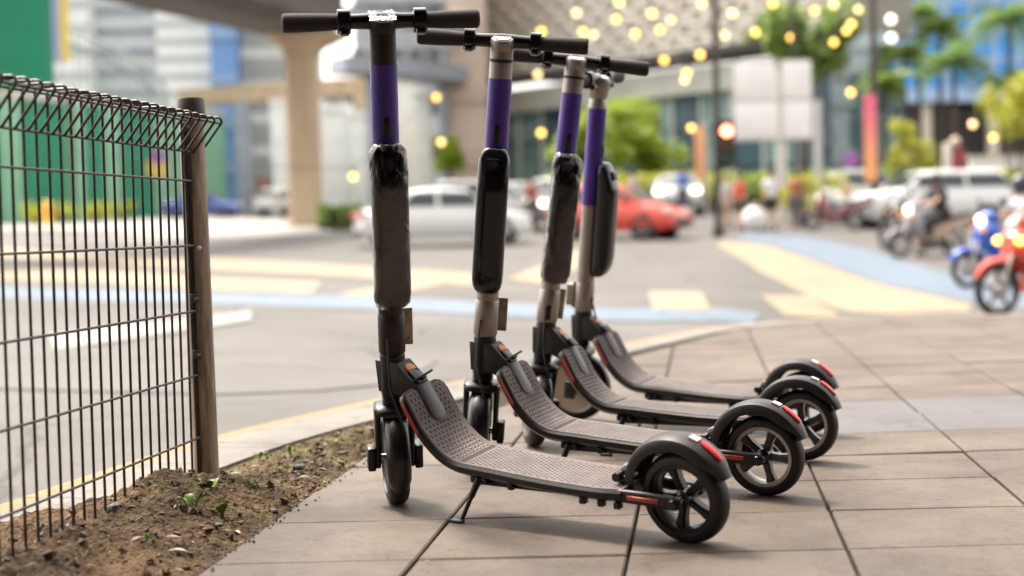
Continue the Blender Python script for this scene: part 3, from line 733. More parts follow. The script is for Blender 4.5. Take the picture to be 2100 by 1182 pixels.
    # ---- rear end
    for sgn in (1, -1):
        rings = []
        for x_, z_, hh, yy in ((.150, .1035, .009, .056), (.118, .104, .0135, .054), (.06, .100, .0145, .047), (.0, .0955, .0145, .0445), (-.010, .0950, .011, .0445), (-.0155, .095, .005, .0445)):
            rings.append(se_ring(Vector((x_, sgn * yy, z_)), .0075, hh, 14, 3, V, S))
        arm = B(MB().loft(rings), 'rear_arm', DKMET, angle=50)
        mb = MB(); a, b = Vector((.100, sgn * .0600, .103)), Vector((.030, sgn * .0533, .0985)); d = (b - a).normalized()
        mb.rbox((a + b) / 2, ((b - a).length, .004, .0095), .0015, rot=Matrix((d, Vector((0, 1, 0)), d.cross(Vector((0, 1, 0))))).transposed())
        B(mb, 'arm_reflector', REDR, arm)
        B(MB().lathe([(0, .0), (.010, .0), (.011, .003), (.009, .006), (0, .0065)], 16, 'y', (0, 0, 0)), 'axle_bolt', GLOSS, arm, mw=Matrix.Translation((-.001, sgn * .0505, .095)) @ Matrix.Rotation(0 if sgn > 0 else PI, 4, 'Z'))
    # rear wheel
    rw = B(wheel_spokes(MB(), .013, .0665, .0115), 'rear_wheel', RIMB if sty['dark'] else mat('spoke_metal', (.055, .048, .046), .3, metal=.5, var=.2, vscale=30), mw=Matrix.Translation((0, 0, RR)) @ Matrix.Rotation(.35 + ix * .5, 4, 'Y'), angle=30)
    B(MB().lathe([(.0705, -.014), (.0725, -.015), (.0755, -.0135), (.0755, .0135), (.0735, .0175), (.0632, .0175), (.0605, .008), (.0605, -.008), (.0632, -.0175)], 40, 'y', closed=True), 'rim', sty['rim'], rw, angle=30)
    B(MB().lathe(tyre_prof(.0949, .073, .0235), 44, 'y', closed=True), 'tyre', RUBBER, rw, angle=60)
    B(MB().lathe([(0, -.036), (.009, -.036), (.010, -.02), (.0185, -.016), (.0185, .016), (.010, .02), (.009, .036), (0, .036)], 20, 'y'), 'hub', GLOSS, rw)
    # fender
    rings = []; N = 26; fc = Vector((.010, 0, .1015))
    for k in range(N + 1):
        a = R(-4 + 164 * k / N); rad = .1185 + .004 * math.sin(a); e = Vector((math.cos(a), 0, math.sin(a))); tail = smooth(.80, 1, k / N); w_ = .0345 * (1 - .42 * tail ** 2); w_ *= .8 + .2 * smooth(0, .15, k / N)
        dp = .026 * (1 - .6 * tail)
        prof = [(-1, -dp), (-1.0, -.012), (-.86, -.0035), (-.5, .001), (0, .0025), (.5, .001), (.86, -.0035), (1.0, -.012), (1, -dp), (.93, -dp), (.92, -.012), (.78, -.006), (0, -.001), (-.78, -.006), (-.92, -.012), (-.93, -dp)]
        rings.append([fc + Vector((0, w_ * a_, 0)) + e * (rad + b_) for a_, b_ in prof])
    fender = B(MB().loft(rings), 'rear_fender', BLACK if not sty['dark'] else DKMET, angle=40)
    rings = []
    for k in range(6):
        a = R(119 + 24 * k / 5); rad = .1215 + .004 * math.sin(a); e = Vector((math.cos(a), 0, math.sin(a))); w_ = .0092 * (1 if 0 < k < 5 else .6)
        rings.append([fc + Vector((0, y_, 0)) + e * (rad + h_) for y_, h_ in ((-w_, -.004), (-w_, .0022), (-w_ * .6, .0042), (w_ * .6, .0042), (w_, .0022), (w_, -.004))])
    B(MB().loft(rings), 'tail_light', TAILR, fender)
    rings = []
    for k in range(4):
        a = R(107 + 9 * k / 3); rad = .1215 + .004 * math.sin(a); e = Vector((math.cos(a), 0, math.sin(a)))
        rings.append([fc + Vector((0, y_, 0)) + e * (rad + h_) for y_, h_ in ((-.009, -.004), (-.009, .0026), (.009, .0026), (.009, -.004))])
    B(MB().loft(rings), 'white_marking', mat('pale_marking', (.55, .50, .48), .4), fender)
    br = MB(); br.lathe([(0, -.038), (.0095, -.038), (.0095, .038), (0, .038)], 14, 'y', (.137, 0, .134)); br.rbox((.128, 0, .125), (.03, .05, .02), .004)
    bo = B(br, 'fender_hinge', GLOSS, fender)
    B(MB().rbox((.122, .0, .152), (.018, .055, .010), .003, rot=Matrix.Rotation(R(35), 3, 'Y')), 'hinge_strap', SILVER, bo)
    # kickstand
    yk = .098; foot = Vector((.512, yk, yk * tanl + .006)); topk = Vector((.487, .052, .104)); mid = topk.lerp(foot, .45)
    ks = MB(); ks.tube([topk, mid], [.0085, .0068], 10); ks.tube([mid, foot], [.0052, .0048], 10)
    kp = B(ks, 'kickstand', BLACK)
    B(MB().rbox(foot + Vector((.008, .006, -.001)), (.034, .016, .008), .003, rot=Matrix.Rotation(-R(lean) * 0, 3, 'X')), 'kickstand_foot', BLACK, kp)
    B(MB().rbox(topk + Vector((.004, -.012, .004)), (.035, .022, .018), .004), 'kickstand_bracket', BLACK, kp)
    # ---- steering assembly
    fk = MB()
    for sgn in (1, -1):
        rings = []
        for s_, u_, hv, hu in ((.128, -.004, .0080, .024), (.105, -.002, .0075, .021), (.06, .002, .0070, .018), (.02, .006, .0070, .016), (-.012, OFF, .0075, .016), (-.024, OFF, .006, .010)):
            rings.append(se_ring(Vector((u_, sgn * .0392, s_)), hu, hv, 14, 3, U, V))
        fk.loft(rings)
    rings = []
    for u_, s_, hv, hs_ in ((-.040, .117, .030, .005), (-.034, .120, .041, .008), (-.02, .124, .0455, .010), (.02, .126, .045, .010), (.030, .124, .036, .006)):
        rings.append(se_ring(Vector((u_, 0, s_)), hv, hs_, 20, 3.2, V, S))
    fk.loft(rings)
    B(fk, 'fork', BLACK, mw=MS, angle=50)
    for sgn in (1, -1): B(MB().rbox((OFF, sgn * .0545, .0), (.036, .019, .058), .005), 'axle_cover', BLACK, mw=MS)
    bl = [(0, .130)]
    for k in range(6): s_ = .1385 + .0055 * k; bl += [(.0235, s_ - .0014), (.0275, s_), (.0275, s_ + .0016), (.0235, s_ + .003)]
    B(MB().lathe(bl + [(.022, .172), (0, .172)], 26), 'bellows', RUBBER, mw=MS)
    fwm = MS @ Matrix.Translation((OFF, 0, 0))
    fw = B(MB().lathe([(0, -.022), (.030, -.022), (.072, -.019), (.083, -.022), (.0855, -.024), (.0855, .024), (.083, .022), (.072, .019), (.030, .022), (0, .022)], 40, 'y'), 'front_wheel', HUBM if sty.get('hub') else RIMB, mw=fwm, angle=30)
    B(MB().lathe(tyre_prof(.1118, .084, .0252), 48, 'y', closed=True), 'tyre', RUBBER, fw, angle=60)
    B(MB().lathe([(0, -.045), (.008, -.045), (.008, .045), (0, .045)], 12, 'y'), 'axle', SILVER, fw)
    rings = []
    for k in range(21):
        a = R(84 + 118 * k / 20); e = Vector((math.cos(a), 0, math.sin(a))); w_ = .0278 * (1 - .25 * smooth(.9, 1, k / 20)); prof = []
        for q in range(11):
            t = -PI / 2 + PI * q / 10; prof.append((w_ * math.sin(t), .119 - .026 * (1 - abs(math.cos(t)) ** .7)))
        for q in range(10, -1, -1):
            t = -PI / 2 + PI * q / 10; prof.append((w_ * .93 * math.sin(t), .1165 - .026 * (1 - abs(math.cos(t)) ** .7)))
        rings.append([Vector((OFF, 0, 0)) + Vector((0, y_, 0)) + e * r_ for y_, r_ in prof])
    B(MB().loft(rings), 'front_fender', SATIN, mw=MS, angle=50)
    B(MB().tube([(-.030, .012, .30), (-.046, .014, .25), (-.058, .012, .19), (-.064, .0, .14), (-.068, -.01, .11)], .0026, 8), 'brake_cable', RUBBER, mw=MS)
    B(MB().lathe([(0, .2555), (.0285, .2555), (.0305, .2585), (.0305, .345), (.029, .348), (0, .348)], 28), 'hinge_sleeve', stem_m, mw=MS)
    bk = B(MB().rbox((.033, -.017, .305), (.006, .070, .088), .003).rbox((.047, -.010, .302), (.026, .046, .070), .004), 'lock_bracket', BRKT, mw=MS)
    for v_, s_ in ((-.044, .335), (-.044, .276), (.012, .335), (.012, .276)):
        B(MB().lathe([(0, .004), (.0026, .003), (.003, 0), (0, 0)], 8), 'screw', SILVER, bk, mw=Matrix.Translation((.030, v_, s_)) @ Matrix.Rotation(R(-90), 4, 'Y'))
    B(MB().lathe([(0, .345), (.0283, .345), (.0283, .90), (0, .90)], 28), 'stem_tube', stem_m, mw=MS)
    if sty.get('slot'): B(MB().rbox((-.0285, .002, .285), (.006, .013, .045), .0029), 'slot_cover', GLOSS, mw=MS)
    # battery pack on the rider's side
    bat = B(MB().loft(battery_rings()), 'battery_pack', GLOSS, mw=MS, angle=40)
    B(MB().rbox((-.0735, 0, .700), (.006, .030, .030), .0028, rot=Matrix.Rotation(R(24), 3, 'Y')), 'charge_port', GLOSS, bat)
    B(MB().lathe([(0, .003), (.010, .0025), (.0105, 0), (0, 0)], 18), 'status_light', DKMET, bat, mw=Matrix.Translation((-.0755, 0, .700)) @ Matrix.Rotation(R(-68), 4, 'Y'))
    if sty['film']: B(MB().loft(battery_rings(.0014, .0030, ix * 7.7, 80, 84)), 'plastic_film', FILM, bat, angle=50, smooth=True)
    sb = .60 if sty.get('long') else .70
    wr = MB(); rings = []
    for k in range(15):
        s_ = sb + (.9055 - sb) * k / 14; rings.append([Vector((math.cos(2 * PI * q / 32), math.sin(2 * PI * q / 32), 0)) * (.0295 + .0007 * noise.noise(Vector((math.cos(2 * PI * q / 32) * 2, math.sin(2 * PI * q / 32) * 2, s_ * 30 + ix)))) + S * s_ for q in range(32)])
    wrap = B(wr.loft(rings), 'purple_wrap', PURPLE, mw=MS)
    B(MB().rbox((-.029, 0, .772), (.006, .0145, .044), .0029), 'wrap_slot', BLACK, wrap)
    if sty['dark']:
        B(MB().lathe([(0, .9), (.0285, .9), (.0285, .985), (0, .985)], 28), 'stem_top', stem_m, mw=MS)
    elif sty.get('flare'):
        B(MB().lathe([(0, .9), (.0285, .9), (.0285, .93), (.0262, .9335), (.0262, .937), (.0285, .940), (.033, .965), (.038, .985), (.0345, .998), (0, .998)], 28), 'stem_top', stem_m, mw=MS)
    else:
        B(MB().lathe([(0, .9), (.0285, .9), (.0285, .9445), (.0255, .9475), (.0255, .9505), (.0285, .953), (.0285, .990), (0, .990)], 28), 'stem_top', stem_m, mw=MS)
    if not sty['dark'] and not sty.get('flare'): B(MB().lathe([(.0262, .9462), (.0288, .9462), (.0288, .9520), (.0262, .9520)], 28, closed=True), 'collar_groove', RUBBER, mw=MS)
    # dashboard cap, sloping towards the rider
    tilt = Matrix.Translation((-.006, 0, .995)) @ Matrix.Rotation(R(-18), 4, 'Y')
    capo = B(MB().lathe([(0, -.03), (.0285, -.03), (.0295, .004), (.0265, .0095), (0, .0105)], 28), 'dashboard_cap', stem_m, mw=MS @ tilt)
    B(MB().lathe([(0, .0128), (.0215, .0122), (.0225, .0095), (0, .0095)], 28), 'display', mat('display_face', (.62, .60, .57), .25, coat=.5) if not sty['dark'] else BLACK, capo)
    if sty['dark']:
        fm = MB(); N = 14
        vs = [Vector(((i / N - .5) * .052, (j / N - .5) * .056, .0142 + .0055 * noise.noise(Vector((i * .8, j * .7, 3))))) for i in range(N + 1) for j in range(N + 1)]
        fm.add(vs, [(i * (N + 1) + j, i * (N + 1) + j + 1, (i + 1) * (N + 1) + j + 1, (i + 1) * (N + 1) + j) for i in range(N) for j in range(N)])
        B(fm, 'plastic_film', FILM_THIN, capo)
    sh = .995; hbm = MB()
    hbm.tube([(.010, -.10, sh), (.008, -.05, sh), (.004, 0, sh), (.008, .05, sh), (.010, .10, sh)], [.0155, .0165, .019, .0165, .0155], 16); hbm.tube([(.010, -.205, sh), (.010, .205, sh)], .0105, 14)
    hb = B(hbm, 'handlebar', GLOSS, mw=MS)
    for sgn in (1, -1):
        gp = [(0, .2105), (.0158, .2105), (.0198, .207), (.0204, .195), (.0196, .155), (.0186, .125), (.0172, .098), (.0172, .094), (0, .094)]
        B(MB().lathe([(r_, sgn * h_) for r_, h_ in gp], 20, 'y', (.010, 0, sh)), 'grip', GRIPM, mw=MS)
        ringo = MB(); ringo.loft([se_ring(Vector((.009, sgn * v_, sh)), a_, b_, 24, 3.4, U, S) for v_, a_, b_ in ((.0955, .021, .023), (.094, .0225, .0262), (.068, .0225, .0262), (.0665, .021, .023))])
        ringo.rbox((-.012, sgn * .081, sh - .020), (.020, .020, .014), .003, rot=Matrix.Rotation(R(25), 3, 'Y'))
        B(ringo, 'throttle_ring' if sgn < 0 else 'brake_ring', GLOSS, mw=MS)
    return root
STY = [dict(label='nearest black stemmed electric scooter with purple wrap and black wheels', stem=DKMET, dark=True, film=True, lever=True, rim=RIMB),
       dict(label='second scooter with champagne stem and an unwrapped glossy battery pack', stem=CHAMP, dark=False, film=False, lever=True, rim=RIMG, hub=True),
       dict(label='third scooter with champagne stem and battery pack in wrinkled clear film', stem=CHAMP, dark=False, film=True, lever=False, rim=RIMG, slot=True),
       dict(label='farthest scooter with its handlebar turned so the battery shows in profile', stem=CHAMP, dark=False, film=False, lever=False, rim=RIMG, flare=True, long=True, slot=True, hub=True)]
POSES = [(.3455, 2.8543, 141.92, 10.08, -42.32), (.5807, 3.3285, 149.18, 5.64, -62.5), (.7614, 3.8024, 153.68, 1.24, -56.0), (.8703, 4.2856, 147.53, 5.57, 8.0)]
for i_, (po, sy_) in enumerate(zip(POSES, STY)): scooter(i_, po, sy_)

# ================================================================== ROAD MARKINGS
PBLUE = ground_mat('blue_road_paint', (.130, .165, .205), (.10, .130, .165), (.55, .55, .55), .6, 1.6, 14, .3, 100)
PYEL = ground_mat('yellow_road_paint', (.285, .225, .145), (.215, .172, .118), (.58, .56, .54), .65, 1.2, 14, .3, 100)
PWHT = ground_mat('white_road_paint', (.28, .27, .255), (.21, .2, .188), (.66, .64, .62), .65, 1.5, 30, .3, 100)
PGRY = ground_mat('repaired_asphalt', (.112, .103, .096), (.090, .083, .077), (.66, .64, .62), .66, .9, 40, .5, 110)
PCON = ground_mat('pale_concrete', (.30, .285, .265), (.25, .235, .215), (.74, .72, .7), .7, .5, 25, .3, 90)
MARK_N = [0]
def strip(name, top_px, bot_px, m, label, lift=.006):
    """surface marking between two edges, each a list of picture points dropped on the road"""
    def line(pts, n):
        W_ = [gnd(*p) for p in pts]; L_ = [0]
        for a, b in zip(W_, W_[1:]): L_.append(L_[-1] + (b - a).length)
        res = []
        for k in range(n + 1):
            t = L_[-1] * k / n
            for i in range(len(W_) - 1):
                if t <= L_[i + 1] + 1e-6:
                    f = (t - L_[i]) / max(1e-6, L_[i + 1] - L_[i]); res.append(W_[i].lerp(W_[i + 1], f)); break
        return res
    MARK_N[0] += 1; lift += .0007 * MARK_N[0]
    A, B_ = line(top_px, 40), line(bot_px, 40); mb = MB(); vs = []; n = 10
    for a, b in zip(A, B_):
        for k in range(n + 1):
            p = a.lerp(b, k / n); vs.append((p.x, p.y, zroad(p.x, p.y) + lift))
    mb.add(vs, [(i * (n + 1) + j, i * (n + 1) + j + 1, (i + 1) * (n + 1) + j + 1, (i + 1) * (n + 1) + j) for i in range(40) for j in range(n)])
    return tag(mb.build(name, m, angle=80), label, kind='structure')
strip('road_patch', [(-60, 690), (440, 738), (760, 742), (900, 742)], [(-60, 800), (440, 812), (640, 806), (820, 788)], PGRY, 'lighter repaired patch of asphalt beside the kerb')
strip('blue_line', [(-80, 588), (430, 599), (800, 610), (1050, 624), (1300, 636), (1560, 646)], [(-80, 612), (430, 625), (800, 638), (1050, 652), (1300, 662), (1540, 668)], PBLUE, 'pale blue line painted across the near road')
strip('blue_lane', [(1540, 478), (1640, 484), (1790, 515), (1900, 550), (2010, 575), (2140, 600)], [(1500, 488), (1580, 505), (1700, 545), (1850, 592), (2000, 622), (2140, 640)], PBLUE, 'blue cycle lane band sweeping past the motorbikes')
strip('yellow_area', [(1480, 494), (1580, 507), (1700, 548), (1850, 595), (1990, 624)], [(1470, 505), (1560, 560), (1640, 600), (1720, 640), (1990, 642)], PYEL, 'large cream yellow hatched area on the road')
strip('yellow_block', [(1330, 600), (1440, 602)], [(1338, 636), (1458, 640)], PYEL, 'single yellow block painted beside the blue line')
strip('yellow_block', [(1558, 606), (1660, 608)], [(1610, 650), (1725, 652)], PYEL, 'slanting yellow block next to the cream yellow area')
strip('yellow_band', [(-60, 500), (430, 530), (700, 545), (970, 562)], [(-60, 520), (430, 556), (700, 568), (970, 588)], PYEL, 'long yellow band across the junction behind the fence')
strip('yellow_band', [(-60, 548), (200, 556), (480, 572), (660, 580)], [(-60, 575), (200, 582), (470, 598), (640, 604)], PYEL, 'second yellow band nearer the blue line')
strip('yellow_bar', [(1180, 515), (1235, 520)], [(1040, 575), (1130, 585)], PYEL, 'slanting yellow bar in front of the red car')
strip('yellow_bar', [(880, 570), (960, 574)], [(690, 606), (790, 612)], PYEL, 'slanting yellow bar behind the first two scooters')
strip('white_arrow', [(100, 690), (300, 668), (515, 640)], [(110, 722), (320, 692), (515, 660)], PWHT, 'worn white arrow painted on the near lane')
strip('far_paving', [(-200, 436), (300, 441), (560, 452)], [(-200, 496), (300, 492), (690, 480)], PCON, 'pale concrete paving in front of the green hoarding')

# ================================================================== CITY BEHIND
t = thing('added_shade_building', 'unseen building with a flat canopy, added behind the viewer to shade the foreground', 'building', (2, -7, -.1))  # added out of view to shade the foreground and be reflected in dark plastic
MB().box((0, -1.5, 5.4), (64, 3, 11.2)).build('wall', mat('added_shade_wall', (.075, .065, .058), .8, var=.1, vscale=.6), t, smooth=False)  # wall and canopy toned dark to deepen reflections in the scooters
MB().box((0, 4.6, 4.35), (16, 9.1, .35)).build('canopy', mat('added_shade_canopy', (.10, .088, .078), .8, var=.1, vscale=.6), t, smooth=False)
for x_ in (-6.5, -2.2, 2.2, 6.5): MB().rbox((x_, 3.2, 2.1), (.4, .4, 4.15), .03).build('column', mat('added_shade_wall', (.075, .065, .058), .8), t)
for x_ in (-5.5, -1.9, 1.9, 5.5): MB().box((x_, .03, 1.6), (2.8, .1, 2.6)).build('added_window', mat('added_glass', (.03, .035, .04), .1), t, smooth=False)

CREAM = mat('cream_wall', (.62, .56, .47), .75, var=.08, vscale=.8)
WHITEW = mat('white_wall', (.87, .87, .87), .7, var=.05, vscale=.5)
GREYB = mat('grey_cladding', (.26, .29, .33), .5, var=.12, vscale=.6)
LOUV = mat('grey_louvre', (.27, .30, .36), .5, var=.12, vscale=.6)
BLUEP = mat('blue_panel', (.16, .31, .62), .4, var=.1, vscale=.5)
TANC = mat('tan_concrete', (.46, .35, .235), .8, var=.14, vscale=.9, stretch=(1, 1, .3))
DKBEAM = mat('dark_beam', (.085, .078, .072), .7, var=.2, vscale=.7)
TEAL = mat('teal_glass', (.19, .30, .29), .18, var=.25, vscale=.35)
TEALD = mat('dark_teal_glass', (.055, .10, .12), .15, var=.25, vscale=.5)
SKYGL = mat('blue_glass', (.035, .30, .76), .22, var=.35, vscale=.28)
SKYGL2 = mat('pale_blue_glass', (.15, .38, .72), .25, var=.3, vscale=.3)
FRAMEB = mat('pale_blue_frame', (.36, .50, .70), .5, var=.1, vscale=.6)
SLATE = mat('slate_panel', (.06, .09, .12), .4, var=.2, vscale=.5)
BLUGR = mat('blue_grey_panel', (.54, .64, .69), .5, var=.1, vscale=.4)
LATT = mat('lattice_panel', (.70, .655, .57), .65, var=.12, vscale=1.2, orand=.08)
DARKIN = mat('dark_interior', (.055, .050, .046), .8, var=.3, vscale=.6)
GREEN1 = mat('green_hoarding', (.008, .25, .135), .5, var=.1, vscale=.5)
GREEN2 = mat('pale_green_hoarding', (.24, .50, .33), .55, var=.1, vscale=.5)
NET = mat('green_netting', (.003, .20, .105), .7, var=.08, vscale=.4, bump=.2, bscale=8)
PILW = mat('white_pillar', (.70, .72, .69), .6, var=.08, vscale=1)
BARK = mat('bark', (.10, .075, .055), .9, col2=(.05, .038, .028), vscale=6, stretch=(1, 1, .25))
DKPOLE = mat('dark_pole', (.040, .028, .026), .5, var=.2, vscale=4)
def px_m(Y): return F_PX / Y
def gz(x, y): return zroad(x, y)
def stand(px, Y):
    p = at(px, 500, Y); return Vector((p.x, Y, gz(p.x, Y)))

# --- blue glass tower on the right
def tower_right():
    Y = 118; x0 = at(1795, 200, Y).x; w = 26; g = gz(x0, Y)
    t = thing('glass_tower', 'tall blue glass tower with a grid of panes behind the palms', 'building', (x0, Y, g))
    MB().box((w / 2, 6.6, 20.4), (w, 12, 24)).build('wall', FRAMEB, t, smooth=False)
    MB().box((w / 2 + 2, 7.6, 4.2), (w - 4, 10, 8.35)).build('base', DARKIN, t, smooth=False)
    for k in range(4): MB().box((4.4 + k * 5.5, 1.2, 4.2), (.8, .8, 8.35)).build('column', CREAM, t, smooth=False)
    MB().box((w / 2, .45, 8.3), (w, .3, .7)).build('fascia', FRAMEB, t, smooth=False)
    p1 = p2 = None
    for i in range(13):
        for j in range(9):
            if 10.2 + j * 2.35 > 31: continue
            x, z = 1.15 + i * 1.95, 10.2 + j * 2.35; alt = rnd.random() < .38
            if p1 is None: p1 = MB().box((0, 0, 0), (1.45, .16, 1.9)).build('pane', SKYGL, t, smooth=False, loc=(x, .56, z)); continue
            if alt and p2 is None: p2 = MB().box((0, 0, 0), (1.45, .16, 1.9)).build('pane', SKYGL2, t, smooth=False, loc=(x, .56, z)); continue
            inst(p2 if alt and p2 else p1, 'pane', t, loc=(x, .56, z))
tower_right()
# --- lattice-fronted mall with a glass ground storey
def mall():
    a = Vector((-1.4, 84, 0)); b = Vector((15.2, 66.2, 0)); d = (b - a); L_ = d.length; d.normalize(); g = 1.3
    t = thing('mall_building', 'large mall with a beige diamond lattice facade above a teal glass front', 'building', (a.x, a.y, g)); t.rotation_euler = (0, 0, math.atan2(d.y, d.x))
    zb = 9.3 - g
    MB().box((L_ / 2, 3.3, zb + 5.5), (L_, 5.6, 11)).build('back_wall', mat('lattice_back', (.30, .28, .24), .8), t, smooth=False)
    MB().box((L_ / 2, 1.0, zb - .18), (L_ + .4, 2.6, .34)).build('soffit', DKBEAM, t, smooth=False)
    MB().box((L_ / 2, .55, zb - 1.5), (L_, .35, 1.3)).build('canopy_band', mat('pale_band', (.50, .50, .44), .6, var=.1, vscale=.7), t, smooth=False)
    def hole_panel(w, h, hw, hh):
        o = [(-w / 2, -h / 2), (0, -h / 2), (w / 2, -h / 2), (w / 2, 0), (w / 2, h / 2), (0, h / 2), (-w / 2, h / 2), (-w / 2, 0)]
        i_ = [(-hw * .55, -hh * .55), (0, -hh), (hw * .55, -hh * .55), (hw, 0), (hw * .55, hh * .55), (0, hh), (-hw * .55, hh * .55), (-hw, 0)]
        vs = [(x, -.18 if k % 2 else -.06, z) for k, (x, z) in enumerate(o)] + [(x, 0, z) for x, z in i_] + [(x * 1.05, .28, z * 1.05) for x, z in i_]
        return MB().add(vs, [(k, (k + 1) % 8, 8 + (k + 1) % 8, 8 + k) for k in range(8)] + [(8 + k, 8 + (k + 1) % 8, 16 + (k + 1) % 8, 16 + k) for k in range(8)])
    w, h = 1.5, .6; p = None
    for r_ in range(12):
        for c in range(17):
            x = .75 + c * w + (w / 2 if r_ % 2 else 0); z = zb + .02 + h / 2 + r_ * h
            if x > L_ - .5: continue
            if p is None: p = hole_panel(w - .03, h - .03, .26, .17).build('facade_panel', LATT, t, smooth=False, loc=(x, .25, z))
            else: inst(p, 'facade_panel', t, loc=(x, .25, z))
    q = None; mu = None
    for c in range(14):
        for r_ in range(3):
            x, z = 1 + c * 1.93, .9 + r_ * 2.05
            m = TEAL if rnd.random() < .7 else TEALD
            MB().box((0, 0, 0), (1.75, .08, 1.85)).build('glass_pane', m, t, smooth=False, loc=(x, 1.0, z + .1))
        mb_ = (1.93 * c + .03, .92, zb / 2 - 1)
        if mu is None: mu = MB().box((0, 0, 0), (.16, .3, zb - 2)).build('mullion', mat('pale_mullion', (.50, .53, .50), .5), t, smooth=False, loc=mb_)
        else: inst(mu, 'mullion', t, loc=mb_)
    MB().box((L_ / 2, 2.2, zb / 2 - 1), (L_, 2.2, zb - 1.9)).build('inner_wall', mat('dim_teal', (.11, .15, .145), .6, var=.3, vscale=.4), t, smooth=False)
mall()
def block(name, label, x0p, x1p, Y, z0, z1, m, depth=8, cat='building', bands=0, bm=None, g=None, wins=None, wm=None):
    xa, xb = at(x0p, 400, Y).x, at(x1p, 400, Y).x; g = gz((xa + xb) / 2, Y) - .2 if g is None else g
    t = thing(name, label, cat, ((xa + xb) / 2, Y, g)); w = xb - xa
    MB().box((0, depth / 2, (z1 + z0) / 2 - g), (w, depth, z1 - z0)).build('wall', m, t, smooth=False)
    if bands:
        k = 0; z = z0 + bands
        while z < z1:
            MB().box((0, -.06, z - g), (w + .1, .3, bands * .26)).build('floor_band', bm, t, smooth=False); z += bands
    if wins:
        nx_, nz_, ww, wh = wins; f = None
        for i in range(nx_):
            for j in range(nz_):
                l_ = (-w / 2 + w * (i + .5) / nx_, -.05, (z0 - g) + (z1 - z0) * (j + .5) / nz_)
                if f is None: f = MB().box((0, 0, 0), (ww, .14, wh)).build('window', wm, t, smooth=False, loc=l_)
                else: inst(f, 'window', t, loc=l_)
    return t
block('office_building', 'white banded office block immediately right of the green netting', 98, 192, 104, 2, 30, WHITEW, bands=1.7, bm=mat('pale_grey_band', (.48, .50, .53), .6))
block('office_building', 'grey louvred office block with dark horizontal bands', 192, 330, 106, 2, 30, mat('light_grey_wall', (.64, .66, .70), .6, var=.1, vscale=.4), bands=1.5, bm=LOUV)
block('office_building', 'white office block with thin pale bands left of the blue panel', 330, 441, 104, 2, 30, WHITEW, bands=1.25, bm=mat('pale_grey_band', (.48, .50, .53), .6))
block('panel_tower', 'narrow tower clad in bright blue panels', 441, 492, 103, 2, 30, BLUEP, bands=3.2, bm=mat('blue_band', (.25, .38, .62), .4))
block('office_building', 'white gridded office block just left of the viaduct pier', 492, 640, 105, 2, 30, mat('warm_white_wall', (.74, .73, .68), .7, var=.05, vscale=.5), wins=(8, 12, 1.1, 1.5), wm=mat('pale_window', (.55, .57, .55), .3))
block('beige_tower', 'pinkish beige tower standing between the first and second scooter', 926, 1003, 78, 1, 26, mat('pink_beige', (.55, .43, .35), .75, var=.1, vscale=.5), bands=3.4, bm=mat('pink_beige_band', (.48, .37, .30), .75))
block('pale_tower', 'slim blue grey tower between the beige tower and the lattice facade', 1003, 1048, 90, 1, 30, mat('pale_blue_wall', (.44, .48, .55), .6, var=.1, vscale=.5), bands=3, bm=GREYB)
block('grey_building', 'blue grey building with dark windows behind the first scooter', 735, 940, 112, 1.5, 26, mat('mid_grey_wall', (.48, .50, .54), .6, var=.18, vscale=.35), wins=(5, 7, 2.0, 1.6), wm=mat('dull_window', (.16, .18, .19), .3))
block('panel_building', 'blue grey panelled building to the left of the lamp post', 1705, 1830, 67, 1.0, 9.2, BLUGR, bands=2.6, bm=mat('blue_grey_band', (.46, .56, .61), .5))
block('slate_tower', 'dark slate slab building standing beside the white sign board', 1672, 1706, 65, 1.0, 8.0, SLATE, depth=4, bands=3.3, bm=mat('slate_band', (.09, .12, .15), .4))
block('terrace_building', 'cream building with dark horizontal storeys behind the tree crown', 1700, 1800, 96, 1.0, 26, CREAM, bands=1.9, bm=mat('brown_band', (.17, .12, .09), .7))
block('far_building', 'pale far block closing the view behind the grey car park', 560, 1000, 170, 1.5, 18, mat('far_pale', (.62, .60, .55), .8, var=.12, vscale=.1), depth=12, wins=(12, 5, 1.6, 1.5), wm=mat('dull_window', (.16, .18, .19), .3))
block('far_building', 'long pale far block behind the mall glass front', 1000, 1900, 175, 1.5, 17, mat('far_pale', (.62, .60, .55), .8, var=.12, vscale=.1), depth=12, wins=(20, 5, 1.6, 1.5), wm=mat('dull_window', (.16, .18, .19), .3))
block('far_building', 'low far block behind the white wall at the right edge', 1880, 2300, 150, 1.5, 9, mat('far_green_grey', (.30, .33, .22), .8, var=.2, vscale=.15), depth=12, wins=(9, 3, 1.8, 1.6), wm=mat('dull_window', (.16, .18, .19), .3))
block('far_building', 'long far block behind the green hoarding', -300, 560, 150, 1.5, 16, mat('far_white', (.70, .70, .68), .8, var=.08, vscale=.1), depth=12, wins=(14, 5, 1.8, 1.5), wm=mat('pale_window', (.55, .57, .55), .3))

# --- netting, banner, hoarding
t = block('netted_scaffold', 'scaffold block wrapped in bright green netting, top left', -180, 106, 78, 8.7, 24, NET, depth=1.2, cat='scaffold', g=1.5)
for k in range(6): MB().tube([(-5.6 + 2.1 * k, .2, 0), (-5.6 + 2.1 * k, .2, 7.3)], .08, 8).build('scaffold_pole', DKBEAM, t)
p = at(121, 0, 92)
t = thing('banner', 'tall vertical banner striped lilac and yellow beside the green netting', 'banner', (p.x, 92, 12))
MB().box((-.26, 0, 2.8), (.42, .08, 6.2)).build('lilac_stripe', mat('lilac_print', (.36, .33, .62), .6), t, smooth=False)
MB().box((.27, 0, 2.8), (.56, .08, 6.2)).build('yellow_stripe', mat('yellow_print', (.80, .56, .12), .6), t, smooth=False)
MB().tube([(-.03, .12, -11), (-.03, .12, 6)], .07, 8).build('pole', mat('light_steel', (.42, .43, .44), .5, metal=.4), t)
